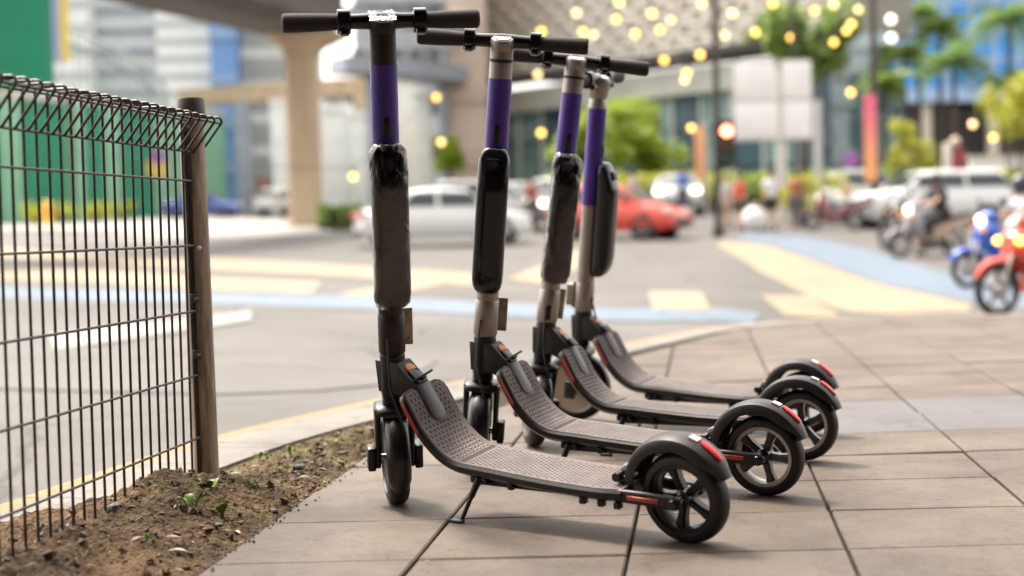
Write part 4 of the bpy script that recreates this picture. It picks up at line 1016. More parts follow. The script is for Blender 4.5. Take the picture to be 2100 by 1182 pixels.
a, b = Vector((-25.6, 66, 0)), Vector((-18.2, 116, 0)); d = b - a; L_ = d.length
ho = thing('hoarding', 'long green construction hoarding of tall corrugated panels', 'hoarding', (a.x, a.y, 0)); ho.rotation_euler = (0, 0, math.atan2(d.y, d.x))
def corr(m):
    mb = MB(); n = 12; vs = []
    for k in range(n + 1):
        x = 2.36 * k / n; y = .05 * (1 if k % 4 in (1, 2) else 0); vs += [(x, -y, 0), (x, -y, 6.1)]
    mb.add(vs, [(2 * k, 2 * k + 2, 2 * k + 3, 2 * k + 1) for k in range(n)]); o = len(mb.v)
    mb.add([(0, .08, 0), (2.36, .08, 0), (2.36, .08, 6.1), (0, .08, 6.1)], [(0, 3, 2, 1)])
    return mb
h1 = h2 = None
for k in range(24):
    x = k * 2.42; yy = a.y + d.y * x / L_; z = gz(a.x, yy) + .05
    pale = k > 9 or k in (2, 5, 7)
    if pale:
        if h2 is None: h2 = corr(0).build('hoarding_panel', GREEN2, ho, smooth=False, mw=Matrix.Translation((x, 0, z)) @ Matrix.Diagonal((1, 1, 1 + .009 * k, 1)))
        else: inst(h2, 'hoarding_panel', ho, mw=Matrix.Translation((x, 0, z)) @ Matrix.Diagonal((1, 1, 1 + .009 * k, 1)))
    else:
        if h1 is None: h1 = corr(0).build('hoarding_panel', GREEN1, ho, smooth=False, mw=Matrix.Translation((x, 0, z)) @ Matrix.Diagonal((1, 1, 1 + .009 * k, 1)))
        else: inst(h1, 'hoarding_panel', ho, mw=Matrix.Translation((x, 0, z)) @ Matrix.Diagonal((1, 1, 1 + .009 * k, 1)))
rl = MB()
rl.loft([[Vector((x, yy_, gz(a.x, a.y + d.y * x / L_) + .05 + zz + .0229 * x)) for yy_, zz in ((-.1, 6.12), (.12, 6.12), (.12, 6.4), (-.1, 6.4))] for x in (0, 10, 20, 30, 40, 50, 58)])
rl.build('top_rail', CREAM, ho, smooth=False)
po_ = at(322, 335, 88); t = thing('poster', 'square poster printed yellow with a purple top on the green hoarding', 'poster', (po_.x, 88, po_.z - .7)); t.rotation_euler = ho.rotation_euler; t.rotation_euler = (0, 0, R(20))
MB().box((0, 0, .35), (1.3, .06, .95)).build('yellow_field', mat('yellow_print', (.80, .56, .12), .6), t, smooth=False)
MB().lathe([(0, -.035), (.42, -.035), (.42, .035), (0, .035)], 20, 'y', (.05, -.005, 1.05)).build('purple_disc', mat('purple_print', (.42, .10, .50), .6), t)
def shrub(px, Y, w, h, n, m, label, group=None, name='shrub', cat='shrub', dz=0):
    p = stand(px, Y); t = thing(name, label, cat, p, group=group); mb = MB(); r2 = random.Random(int(px * 7 + Y))
    cl = [(Vector((r2.gauss(0, w * .22), r2.gauss(0, w * .16), h * r2.uniform(.35, .78) + dz)), r2.uniform(.18, .32) * min(w, h * 1.4)) for _ in range(9)]
    for k in range(n):
        c, r_ = r2.choice(cl); u = Vector((r2.gauss(0, 1), r2.gauss(0, 1), r2.gauss(0, 1))).normalized() * r_ * r2.random() ** .35
        q = c + u; q.z = max(q.z, .03); s_ = r2.uniform(.05, .11) * (1 if w < 2 else 1.5); e1 = Vector((r2.gauss(0, 1), r2.gauss(0, 1), r2.gauss(0, 1))).normalized(); e2 = e1.orthogonal().normalized()
        mb.add([q - e1 * s_, q + e2 * s_ * .55, q + e1 * s_, q - e2 * s_ * .55], [(0, 1, 2, 3)])
    mb.build('foliage', m, t, smooth=False, fix=False)
    st = MB()
    for k in range(4): st.tube([(r2.gauss(0, .06), r2.gauss(0, .06), -.05), cl[k][0]], [.05, .02], 6)
    st.build('stem', BARK, t); return t
LEAFB = mat('bright_leaf', (.40, .47, .03), .5, col2=(.20, .30, .02), vscale=1.5)
LEAFM = mat('mid_leaf', (.27, .37, .07), .5, col2=(.12, .19, .04), vscale=1.5)
LEAFY = mat('yellow_leaf', (.50, .48, .03), .5, col2=(.34, .36, .03), vscale=1.5)
LEAFDK = mat('dark_leaf', (.21, .32, .09), .5, col2=(.10, .17, .05), vscale=1.5)
def translucent(m, f=.5):
    n = m.node_tree.nodes; L = m.node_tree.links; b = n['Principled BSDF']; o = n['Material Output']; t = n.new('ShaderNodeBsdfTranslucent'); mx = n.new('ShaderNodeMixShader'); mx.inputs[0].default_value = f
    src = b.inputs['Base Color'].links[0].from_socket; L.new(src, t.inputs['Color']); L.new(b.outputs[0], mx.inputs[1]); L.new(t.outputs[0], mx.inputs[2]); L.new(mx.outputs[0], o.inputs['Surface'])
for m_ in (LEAFB, LEAFM, LEAFY, LEAFDK): translucent(m_)
for k, (px, Y) in enumerate(((80, 65), (135, 66), (195, 68), (255, 71))):
    shrub(px, Y, 1.7, 1.0, 450, LEAFY if k != 1 else LEAFM, ['leftmost low yellow shrub before the green hoarding', 'darker green shrub second from the left before the hoarding', 'yellow shrub third along the hoarding foot', 'last yellow shrub to the right along the hoarding foot'][k], 'shrubs along the hoarding')
p = stand(100, 63); t = thing('traffic_barrel', 'orange yellow traffic barrel among the shrubs by the hoarding', 'barrel', p)
MB().lathe([(0, 0), (.30, 0), (.27, .1), (.25, 1.0), (.1, 1.05), (0, 1.05)], 20).build('body', mat('barrel_yellow', (.80, .46, .05), .5), t)
MB().lathe([(.268, .45), (.275, .45), (.268, .65), (.26, .65)], 20, closed=True).build('band', mat('barrel_orange', (.75, .22, .06), .4), t)
# --- curved stair
p = at(255, 200, 96); t = thing('stair', 'grey outdoor stair with a curved handrail before the white offices', 'stair', (p.x, 96, p.z - 1.0))
def cv(u): return Vector((-3.4 + 6.4 * u, 0, 4.6 * (1 - u) ** .6 * (1 if u < .999 else 1)))
MB().tube([cv(k / 14) + Vector((0, 0, 1.0)) for k in range(15)], .13, 8).build('handrail', mat('light_steel', (.42, .43, .44), .5, metal=.4), t)
MB().loft([[cv(k / 14) + Vector((0, a_, b_)) for a_, b_ in ((-.6, -.2), (.6, -.2), (.6, .1), (-.6, .1))] for k in range(15)]).build('flight', GREYB, t)
for k in range(1, 14):
    c = cv(k / 14); MB().box((c.x, -.55, c.z / 2 + .4), (.09, .09, c.z + 1.1)).build('post', mat('light_steel', (.42, .43, .44), .5, metal=.4), t, smooth=False)

# --- viaduct
pc = at(628, 460, 50); vt = thing('viaduct', 'concrete viaduct girder on a tan pier with a flared head', 'viaduct', (pc.x, 50, gz(pc.x, 50) - .1))
g = vt.location.z
def rect(c, a_, b_, z, r_=.12):
    return se_ring(Vector((c, 0, z)), a_, b_, 20, 5, Vector((1, 0, 0)), Vector((0, 1, 0)))
MB().loft([rect(0, .62, .62, -.3), rect(0, .62, .62, .25), rect(0, .545, .55, .3), rect(0, .545, .55, 5.9)]).build('pier', TANC, vt)
MB().loft([rect(0, .55, .56, 5.9), rect(.0, .66, .6, 6.1), rect(.12, .95, .7, 6.35), rect(.2, 1.3, .85, 6.5), rect(.2, 1.35, .9, 6.66)]).build('pier_head', TANC, vt)
gp = [(-14.5, 26), (-12.6, 34), (-10.1, 43), (-7.4, 49.9), (-6.3, 52.4)]
Pg = resample(gp, 2.0); rings = []
for i, q in enumerate(Pg):
    tt = (Pg[min(i + 1, len(Pg) - 1)] - Pg[max(i - 1, 0)]).normalized(); nn = Vector((-tt.y, tt.x, 0)); o = q - vt.location; o.z = 0
    rings.append([o + nn * a_ + Vector((0, 0, b_)) for a_, b_ in ((-1.0, 6.68), (1.0, 6.68), (1.5, 7.1), (1.5, 8.4), (-1.5, 8.4), (-1.5, 7.1))])
MB().loft(rings).build('girder', mat('girder_concrete', (.095, .085, .078), .75, var=.18, vscale=.5), vt, angle=30)
p = at(400, 200, 86)
b2 = thing('viaduct', 'distant straight tan guideway beam crossing behind the pier', 'viaduct', (p.x, 86, gz(p.x, 86)))
xr = at(790, 180, 86).x - p.x; z0 = at(590, 212, 86).z - b2.location.z
MB().loft([[Vector((x, y_, z0 + x * .045 + z_)) for y_, z_ in ((0, 0), (1.6, 0), (1.6, 1.0), (0, 1.0))] for x in (-1, xr * .5, xr)]).build('girder', TANC, b2, smooth=False)
for px in (500, 745):
    x = at(px, 300, 86).x - p.x; MB().loft([rect(x, .5, .5, -.3), rect(x, .45, .45, z0 + x * .045)]).build('pier', GREYB if px == 500 else TANC, b2)
wa = at(690, 100, 72); wk = thing('elevated_walkway', 'grey curving elevated walkway with a railing behind the first scooter', 'walkway', (wa.x, 72, gz(wa.x, 72)))
wp = [Vector((0, 0, 0)), Vector((1.6, .8, 0)), Vector((3.4, 2.6, 0)), Vector((5.0, 5.6, 0)), Vector((6.0, 9.5, 0))]; wz = at(760, 150, 72).z - wk.location.z; rings = []
for i, q in enumerate(wp):
    tt = (wp[min(i + 1, 4)] - wp[max(i - 1, 0)]).normalized(); nn = Vector((-tt.y, tt.x, 0)); rings.append([q + nn * a_ + Vector((0, 0, wz + b_)) for a_, b_ in ((-1.2, 0), (1.2, 0), (1.2, .75), (-1.2, .75))])
MB().loft(rings).build('deck', mat('walkway_grey', (.33, .36, .41), .6, var=.12, vscale=.6), wk, angle=30)
MB().loft([[p_ + Vector((0, 0, 3.1)) for p_ in r_] for r_ in [[r_[0], r_[1], r_[1] + Vector((0, 0, -.5)), r_[0] + Vector((0, 0, -.5))] for r_ in rings]]).build('roof', mat('walkway_grey', (.33, .36, .41), .6, var=.12, vscale=.6), wk, angle=30)
for i, q in enumerate(wp):
    MB().tube([q + Vector((0, -1.1, wz + .7)), q + Vector((0, -1.1, wz + 2.7))], .07, 8).build('post', mat('light_steel', (.42, .43, .44), .5, metal=.4), wk)
    if i in (1, 3): MB().tube([q + Vector((0, 0, -.3)), q + Vector((0, 0, wz))], .32, 14).build('pier', GREYB, wk)
MB().tube([q + Vector((0, -1.15, wz + 1.7)) for q in wp], .05, 8).build('handrail', mat('light_steel', (.42, .43, .44), .5, metal=.4), wk)
for k, (px, w, zt, Y, lab) in enumerate(((580, .8, 6.0, 82, 'white pillar just left of the viaduct pier'), (700, 1.4, 5.6, 83, 'broad white pillar right of the viaduct pier'), (742, .9, 5.2, 82, 'white pillar second to the right of the viaduct pier'),
                              (838, 1.1, 7.2, 84, 'tall pale pillar close behind the first scooter stem'), (872, .9, 6.2, 80, 'pale pillar left of the small green tree'))):
    p = stand(px, Y); t = thing('pillar', lab, 'pillar', p, group='white pillars of the far arcade')
    MB().rbox((0, 0, .15), (w * 1.25, w * 1.25, .5), .04).build('base', PILW, t); MB().rbox((0, 0, zt / 2 + .3), (w, w, zt), .05).build('shaft', PILW, t); MB().rbox((0, 0, zt + .4), (w * 1.2, w * 1.2, .3), .04).build('capital', PILW, t)
p = stand(545, 84); t = thing('gate_panel', 'red brown gate panel standing at the end of the hoarding', 'gate', p)
MB().rbox((0, 0, 1.1), (.8, .15, 2.2), .02).build('board', mat('red_brown', (.20, .075, .045), .6, var=.15, vscale=1), t); MB().box((-.45, 0, 1.2), (.1, .12, 2.5)).build('post', DKPOLE, t, smooth=False); MB().box((.45, 0, 1.2), (.1, .12, 2.5)).build('post', DKPOLE, t, smooth=False)

# --- trees
def tree(px, Y, zc, rx, rz_, n, m, label, group=None, leaf=.17, trunk=True, sp=7):
    p = stand(px, Y); t = thing('tree', label, 'tree', p, group=group); r2 = random.Random(int(px * 3 + Y * 11)); c0 = zc - p.z; mb = MB(); br = MB()
    cl = [(Vector((r2.uniform(-1, 1) * rx * .75, r2.uniform(-1, 1) * rx * .6, c0 + r2.uniform(-.75, .75) * rz_)), r2.uniform(.25, .45) * min(rx, rz_ * 1.3)) for _ in range(sp * 2)]
    for k in range(n):
        c, r_ = r2.choice(cl); q = c + Vector((r2.gauss(0, 1), r2.gauss(0, 1), r2.gauss(0, .8))).normalized() * r_ * r2.random() ** .4
        s_ = leaf * r2.uniform(.6, 1.2); e1 = Vector((r2.gauss(0, 1), r2.gauss(0, 1), r2.gauss(0, 1))).normalized(); e2 = e1.orthogonal().normalized()
        mb.add([q - e1 * s_, q + e2 * s_ * .5, q + e1 * s_, q - e2 * s_ * .5], [(0, 1, 2, 3)])
    mb.build('crown', m, t, smooth=False, fix=False)
    f = Vector((0, 0, c0 - rz_ * .5)); br.tube([(0, 0, -.3), f * .5 + Vector((.06, 0, 0)), f], [.17, .13, .10], 10)
    for c, _ in cl[:sp + 2]: br.tube([f, f.lerp(c, .5) + Vector((0, 0, .1)), c], [.08, .05, .02], 6)
    br.build('trunk', BARK, t); return t
tree(1232, 60, 4.1, 1.7, 1.5, 2600, LEAFB, 'bright green round tree next to the farthest scooter stem')
tree(1345, 62, 4.2, 2.0, 1.6, 3200, LEAFB, 'bright green bushy tree centred behind the red car')
tree(1180, 66, 3.6, 1.3, 1.3, 1500, LEAFB, 'small bright tree glimpsed between the third and farthest stems')
tree(925, 74, 4.3, 1.1, 1.0, 1200, LEAFB, 'small green tree glimpsed left of the second scooter battery')
tree(1650, 52, 6.9, 2.3, 1.5, 5200, LEAFM, 'broad mid green tree crown above the white sign board')
tree(1600, 54, 8.0, 1.2, .7, 1200, LEAFM, 'upper leafy crown at the top edge above the sign board')
def hedge(px0, px1, Y, h, m, label, n):
    a, b = stand(px0, Y), stand(px1, Y); t = thing('hedge', label, 'hedge', (a + b) / 2); w = (b - a).length; mb = MB(); r2 = random.Random(int(px0))
    for k in range(n):
        q = Vector((r2.uniform(-.5, .5) * w, r2.gauss(0, .28), h * r2.random() ** .6 * (1 + .18 * noise.noise(Vector((k * .013, px0, 0)))))); s_ = r2.uniform(.06, .13)
        e1 = Vector((r2.gauss(0, 1), r2.gauss(0, 1), r2.gauss(0, 1))).normalized(); e2 = e1.orthogonal().normalized(); mb.add([q - e1 * s_, q + e2 * s_ * .55, q + e1 * s_, q - e2 * s_ * .55], [(0, 1, 2, 3)])
    mb.build('foliage', m, t, smooth=False, fix=False); st = MB()
    MB().box((0, 0, h * .25), (w * .98, .3, h * .5)).build('stems', BARK, t, smooth=False)
hedge(1165, 1500, 57, 1.55, LEAFY, 'long low yellow green hedge behind the road cars', 2600)
hedge(1500, 1760, 58, 1.5, LEAFB, 'hedge behind the walking people and the sign post', 1800)
hedge(1985, 2190, 50, 1.4, LEAFY, 'yellow hedge at the right edge before the white wall', 1800)
hedge(1795, 1985, 57, 1.6, LEAFM, 'green hedge between the lamp post and the red kiosk', 1500)
hedge(655, 745, 47, .75, LEAFM, 'low green hedge at the right of the viaduct pier foot', 800)
shrub(1652, 43, 1.4, 1.7, 700, LEAFY, 'round yellow green shrub just right of the sign post')
shrub(1848, 55, 1.3, 3.6, 900, LEAFY, 'tall slender yellow green shrub right of the lamp post', dz=.4)
shrub(1893, 54, 1.3, 3.0, 900, LEAFY, 'second slender yellow green shrub left of the red kiosk', dz=.2)
shrub(2090, 50, 2.2, 4.4, 1300, LEAFY, 'tall yellow green shrub cut by the right edge', dz=1.0)
def palm(px, py, Y, r_, label, m=LEAFM, nf=19):
    c = at(px, py, Y); g = gz(c.x, Y); t = thing('palm_tree', label, 'palm', (c.x, Y, g), group='palms before the blue glass tower'); h = c.z - g; r2 = random.Random(int(px + py))
    MB().tube([(0, 0, -.2), (.05, 0, h * .5), (0, 0, h)], [.14, .11, .09], 10).build('trunk', BARK, t)
    def frond():
        mb = MB(); N = 12; pts = [Vector((r_ * 1.05 * (k / N) ** .95, 0, r_ * (.55 * (k / N) - 1.05 * (k / N) ** 2))) for k in range(N + 1)]
        mb.tube(pts, [.025 - .0018 * k for k in range(N + 1)], 5)
        for k in range(1, N):
            for sg in (-1, 1):
                b_ = pts[k]; ln = r_ * .42 * math.sin(PI * (k + 1.5) / (N + 3)); e = b_ + Vector((ln * .55, sg * ln, -ln * .55)); mb.add([b_ + Vector((-.02, 0, 0)), b_ + Vector((.11, 0, 0)), e + Vector((.06, 0, 0)), e], [(0, 1, 2, 3)])
        return mb
    f = None
    for k in range(nf):
        mw = Matrix.Translation((0, 0, h)) @ Matrix.Rotation(2.4 * k, 4, 'Z') @ Matrix.Rotation(R(-48 + 75 * (k / nf) + r2.uniform(-8, 8)), 4, 'Y') @ Matrix.Scale(r2.uniform(.8, 1.1), 4)
        if f is None: f = frond().build('frond', m, t, mw=mw, fix=False, smooth=False)
        else: inst(f, 'frond', t, mw=mw)
palm(1852, 110, 66, 1.35, 'palm crown just right of the lamp post', LEAFM)
palm(1882, 25, 72, 1.2, 'highest palm, near the top edge against the blue tower', LEAFM)
palm(1955, 130, 62, 1.5, 'palm with its trunk rising behind the red kiosk', LEAFDK)
palm(1925, 60, 68, 1.3, 'palm crown between the highest palm and the kiosk palm', LEAFM)
palm(1812, 170, 63, 1.0, 'small palm crown hugging the right side of the lamp post', LEAFM)
palm(2068, 40, 60, 1.7, 'big palm crown in the top right corner', LEAFDK)
palm(2062, 175, 64, 1.2, 'lower right palm half behind the yellow shrub', LEAFDK)

# --- signs, poles, street furniture
SGN = mat('sign_back', (.80, .79, .78), .5, var=.05, vscale=2)
SGF = mat('sign_frame', (.47, .46, .44), .5, metal=.2)
p = stand(1607, 46); t = thing('sign_board', 'large white sign board seen from the back on a thick pale post', 'sign', p); t.rotation_euler = (0, 0, R(-4))
zc = at(1591, 206, 46).z - p.z
for ix_ in (-1, 1):
    for iz_ in (-1, 1): MB().rbox((-.22 + ix_ * .60 + (.10 if ix_ > 0 else 0), 0, zc + iz_ * .62), (1.34 if ix_ < 0 else .92, .05, 1.17), .02).build('panel', SGN, t)
for x_, w_ in ((-1.52, .05), (.12 - .09, .1), (.87, .05)): MB().box((x_, .035, zc), (w_, .08, 2.48)).build('frame_bar', SGF, t, smooth=False)
for z_ in (-1.24, 0, 1.24): MB().box((-.32, .05, zc + z_), (2.44, .06, .07)).build('frame_bar', SGF, t, smooth=False)
MB().tube([(0, .22, -.2), (0, .22, zc + 1.0)], .16, 16).build('post', mat('pale_post', (.56, .53, .49), .6, var=.05, vscale=1), t)
p = stand(1681, 50); t = thing('gantry_post', 'plain grey post rising behind the right edge of the sign board', 'post', p)
MB().tube([(0, 0, -.2), (0, 0, at(1681, 205, 50).z - p.z)], .13, 12).build('shaft', SGF, t); MB().rbox((0, 0, .1), (.5, .5, .3), .03).build('foot', SGF, t)
p = stand(1474, 38); t = thing('traffic_light', 'dark traffic light pole with a glowing red lamp', 'traffic light', p)
MB().tube([(0, 0, -.2), (0, 0, 8)], [.10, .075], 14).build('pole', DKPOLE, t)
MB().lathe([(0, -.1), (.17, -.1), (.17, .12), (.12, .3), (0, .3)], 14).build('base', DKPOLE, t)
zl = at(1493, 270, 38).z - p.z
hd_ = MB().rbox((.22, -.12, zl - .32), (.34, .22, 1.05), .03).build('signal_head', DKPOLE, t)
MB().rbox((.22, .02, zl - .32), (.50, .03, 1.25), .02).build('backboard', DKPOLE, t)
for k, (dz_, m) in enumerate(((0, mat('red_lamp_lit', (.9, .05, .02), .4, emit=(1.0, .13, .07), estr=7)), (-.33, mat('amber_lamp_off', (.12, .06, .01), .3)), (-.66, mat('green_lamp_off', (.01, .09, .06), .3)))):
    MB().lathe([(0, -.26), (.09, -.25), (.125, -.235), (.125, -.2), (0, -.2)], 20, 'y', (.22, 0, zl + dz_)).build('lamp', m, hd_)
    MB().loft([se_ring(Vector((.22, y_, zl + dz_)), .14, .14, 20, 2, Vector((1, 0, 0)), Vector((0, 0, 1)))[1:10] for y_ in (-.235, -.40)], cap=False, closed=False).build('hood', DKPOLE, hd_)
p = stand(1796, 43); t = thing('lamp_post', 'tall dark lamp post standing before the palms', 'lamp post', p)
MB().tube([(0, 0, -.2), (0, 0, 9)], [.12, .08], 14).build('pole', DKPOLE, t); MB().lathe([(0, -.1), (.2, -.1), (.2, .3), (.13, .5), (0, .5)], 14).build('base', DKPOLE, t)
MB().tube([(0, 0, 8.9), (-.5, -.2, 9.1), (-1.2, -.4, 9.15)], [.07, .06, .06], 8).build('arm', DKPOLE, t)
def banner_mat():
    m = bpy.data.materials.new('pink_orange_print'); m.use_nodes = True; n = m.node_tree.nodes; L = m.node_tree.links; b = n['Principled BSDF']; tc = n.new('ShaderNodeTexCoord'); sx = n.new('ShaderNodeSeparateXYZ'); rp = n.new('ShaderNodeValToRGB')
    L.new(tc.outputs['Generated'], sx.inputs[0]); L.new(sx.outputs['Z'], rp.inputs['Fac']); L.new(rp.outputs[0], b.inputs['Base Color']); b.inputs['Roughness'].default_value = .6
    rp.color_ramp.elements[0].position = .15; rp.color_ramp.elements[0].color = (.80, .36, .13, 1); rp.color_ramp.elements[1].position = .9; rp.color_ramp.elements[1].color = (.72, .12, .22, 1); return m
BANM = banner_mat()
p = at(1786, 372, 42.6); z1 = at(1786, 195, 42.6).z
t = thing('banner', 'narrow vertical banner printed pink to orange hanging on the lamp post', 'banner', (p.x, 42.6, p.z)); MB().rbox((0, 0, (z1 - p.z) / 2), (.36, .03, z1 - p.z), .01).build('cloth', BANM, t)
for z_ in (.02, z1 - p.z - .02): MB().tube([(-.2, 0, z_), (.22, .1, z_)], .02, 8).build('bracket', DKPOLE, t)
p = at(1436, 366, 48); z1 = at(1436, 262, 48).z
t = thing('banner', 'smaller orange banner left of the traffic light pole', 'banner', (p.x, 48, p.z)); MB().rbox((0, 0, (z1 - p.z) / 2), (.32, .03, z1 - p.z), .01).build('cloth', mat('orange_print', (.78, .36, .17), .6), t)
MB().tube([(.2, .05, -(p.z - gz(p.x, 48))), (.2, .05, z1 - p.z + .2)], .04, 8).build('pole', SGF, t)
p = stand(1632, 47); t = thing('lamp_post', 'thin dark pole passing through the tree crown above the sign board', 'lamp post', p); MB().tube([(0, 0, -.1), (0, 0, 9)], [.07, .05], 10).build('pole', DKPOLE, t); MB().lathe([(0, -.1), (.14, -.1), (.12, .3), (0, .3)], 12).build('base', DKPOLE, t)
p = stand(1962, 49); t = thing('kiosk', 'slim dark red kiosk panel with a beige pillar and lamp on top', 'kiosk', p)
zt = at(1962, 305, 49).z - p.z
MB().rbox((.06, 0, zt / 2), (.46, .3, zt), .03).build('red_panel', mat('dark_red', (.25, .025, .04), .5), t); MB().rbox((-.28, .02, zt / 2 + .1), (.22, .34, zt + .2), .03).build('pillar', CREAM, t)
MB().ball((-.02, 0, zt + .22), .18, 14, 10).build('globe', mat('globe', (.62, .48, .33), .4), t)
a, b = stand(1990, 54), stand(2250, 54); t = thing('low_wall', 'long white wall at the right edge behind the yellow hedge', 'wall', (a + b) / 2)
MB().box((0, 0, .9), ((b - a).length, .3, 1.9)).build('body', WHITEW, t, smooth=False); MB().box((0, 0, 1.9), ((b - a).length + .1, .42, .12)).build('coping', CREAM, t, smooth=False)
a = Vector((-25.5, 60, 0))
p = stand(1748, 52); t = thing('round_sign', 'small round violet sign on a thin post left of the lamp post', 'sign', p); zt = at(1748, 328, 52).z - p.z
MB().lathe([(0, -.03), (.26, -.03), (.26, .03), (0, .03)], 24, 'y', (0, 0, zt)).build('disc', mat('violet_print', (.40, .12, .48), .5), t); MB().tube([(0, .05, -.1), (0, .05, zt)], .035, 8).build('post', SGF, t)

# ================================================================== VEHICLES
GLASS = mat('car_glass', (.035, .042, .048), .12, coat=.3)
TYRE = mat('car_tyre', (.025, .023, .023), .7)
ALLOY = mat('alloy', (.42, .42, .42), .35, metal=.7)
WELL = mat('wheel_well', (.012, .012, .012), .8)
HLIT = mat('headlight_lit', (.9, .9, .85), .3, emit=(1, .95, .84), estr=2.2)
HOFF = mat('headlight_off', (.62, .62, .60), .15, coat=.5)
PLATE = mat('plate', (.03, .03, .03), .4)
TRIM = mat('car_trim', (.03, .03, .032), .5)
def car(px, Y, heading, paint, label, L_=4.3, W_=1.72, H=1.45, kind='sedan', lit=False, group='cars on the road', pt=None):
    p = pt if pt else stand(px, Y); t = thing('parked_car' if group != 'cars on the road' else 'car', label, 'car', p, R(heading), group); hl = L_ / 2; hw = W_ / 2
    hood, deck_ = (.62, .66) if kind == 'sedan' else (.62, .70)
    prof = {'sedan': [(-hl, .62), (-hl + .12, .92), (-hl + .75, .98), (hl - 1.25, .96), (hl - .35, .82), (hl - .06, .66), (hl, .52)],
            'hatch': [(-hl, .60), (-hl + .06, .90), (-hl + .3, .97), (hl - 1.05, .95), (hl - .3, .80), (hl - .05, .64), (hl, .5)],
            'suv': [(-hl, .66), (-hl + .05, 1.0), (-hl + .3, 1.08), (hl - 1.15, 1.06), (hl - .25, .96), (hl - .04, .76), (hl, .6)]}[kind]
    rings = []
    for x, zt in prof:
        f = .86 if abs(x) > hl - .03 else (.95 if abs(x) > hl - .3 else 1); w = hw * f; zb = .28 if abs(x) > hl - .2 else .20
        rings.append([Vector((x, a_ * w, b_)) for a_, b_ in ((-.90, zb), (-.99, zb + .10), (-1, (zb + zt) / 2), (-.97, zt - .10), (-.88, zt - .015), (-.4, zt + .012), (.4, zt + .012), (.88, zt - .015), (.97, zt - .10), (1, (zb + zt) / 2), (.99, zb + .10), (.90, zb))])
    MB().loft(rings).build('body', paint, t, angle=45)
    zbelt = lerp(prof, 0) - .03
    if kind == 'sedan': st = [(-hl + .62, 0), (-hl + 1.25, .86), (-hl + 1.75, 1), (hl - 2.05, .98), (hl - 1.65, .86), (hl - 1.0, 0)]
    elif kind == 'hatch': st = [(-hl + .10, 0), (-hl + .42, .88), (-hl + .75, 1), (hl - 1.95, .98), (hl - 1.55, .84), (hl - .85, 0)]
    else: st = [(-hl + .06, 0), (-hl + .26, .90), (-hl + .55, 1), (hl - 2.0, .98), (hl - 1.7, .86), (hl - 1.05, 0)]
    def sec(x, f):
        z = zbelt + (H - zbelt) * f; wb = hw * .93; wt = hw * (.93 - .19 * f)
        return [Vector((x, -wb, zbelt - .02)), Vector((x, -wt, z - .05 * f)), Vector((x, -wt * .85, z)), Vector((x, 0, z + .02 * f)), Vector((x, wt * .85, z)), Vector((x, wt, z - .05 * f)), Vector((x, wb, zbelt - .02))]
    MB().loft([sec(*s_) for s_ in st]).build('cabin', paint, t, angle=40)
    x1, x2, x3, x4 = st[1][0], st[2][0], st[3][0], st[4][0]; xm = (x1 + x4) / 2 - .05
    def swin(xa, xb, ya, sg):
        f0, f1 = .12, .84
        def sp(x, f): return Vector((x, sg * (hw * (.93 - .19 * f) + .006), zbelt + (H - zbelt) * f - .05 * f))
        q = [sp(xa[0], f0), sp(xb[0], f0), sp(xb[1], f1), sp(xa[1], f1)]
        MB().add(q + [v - Vector((0, sg * .03, 0)) for v in q], [(0, 1, 2, 3), (7, 6, 5, 4), (0, 4, 5, 1), (1, 5, 6, 2), (2, 6, 7, 3), (3, 7, 4, 0)]).build('side_window', GLASS, t, smooth=False)
    for sg in (-1, 1):
        swin((x1 - .25, x1 + .12), (xm - .05, xm - .05), 0, sg); swin((xm + .05, xm + .05), (x4 + .48, x4 - .02), 0, sg)
    def screen(a_, b_, nm):
        (xa, fa), (xb, fb) = a_, b_; d = Vector((xb - xa, 0, (H - zbelt) * (fb - fa))).normalized(); n = Vector((d.z, 0, -d.x)); n = n if n.x * (xa) > 0 else -n
        def sp(u, sg):
            f = fa + (fb - fa) * u; return Vector((xa + (xb - xa) * u, sg * hw * (.86 - .17 * f), zbelt + (H - zbelt) * f)) + n * .012
        q = [sp(.12, -1), sp(.12, 1), sp(.95, 1), sp(.95, -1)]
        MB().add(q + [v - n * .03 for v in q], [(0, 1, 2, 3), (7, 6, 5, 4), (0, 4, 5, 1), (1, 5, 6, 2), (2, 6, 7, 3), (3, 7, 4, 0)]).build(nm, GLASS, t, smooth=False)
    screen(st[5], st[4], 'windscreen'); screen(st[0], st[1], 'rear_window')
    for x in (-hl + .82, hl - .80):
        for sg in (-1, 1):
            c = Vector((x, sg * (hw - .10), .31))
            MB().lathe([(0, -.09), (.375, -.09), (.375, .098), (0, .098)], 24, 'y', c).build('wheel_arch', WELL, t)
            w = MB().lathe([(.19, -.09), (.27, -.1), (.305, -.075), (.305, .075), (.27, .1), (.19, .09)], 26, 'y', closed=True).build('wheel', TYRE, t, loc=c + Vector((0, sg * .018, 0)))
            wheel_spokes(MB().lathe([(.17, -.08), (.20, -.085), (.20, .085), (.17, .08)], 24, 'y', closed=True), .03, .18, .085, 6, .05, .06).build('rim', ALLOY, w)
    for sg in (-1, 1):
        MB().rbox((hl - .17, sg * hw * .70, prof[4][1] - .10), (.26, .36, .15), .05, rot=Matrix.Rotation(-sg * R(22), 3, 'Z')).build('headlight', HLIT if lit else HOFF, t)
        MB().rbox((-hl + .07, sg * hw * .74, .80), (.16, .32, .17), .04, rot=Matrix.Rotation(sg * R(18), 3, 'Z')).build('tail_light', TAILR, t)
        MB().rbox((hl - 1.45 if kind == 'sedan' else hl - 1.35, sg * (hw + .09), zbelt + .12), (.12, .2, .13), .03).build('wing_mirror', paint, t)
        for xd in (xm,): MB().rbox((xd - .25, sg * (hw * .985), zbelt - .16), (.16, .03, .03), .008).build('door_handle', paint, t)
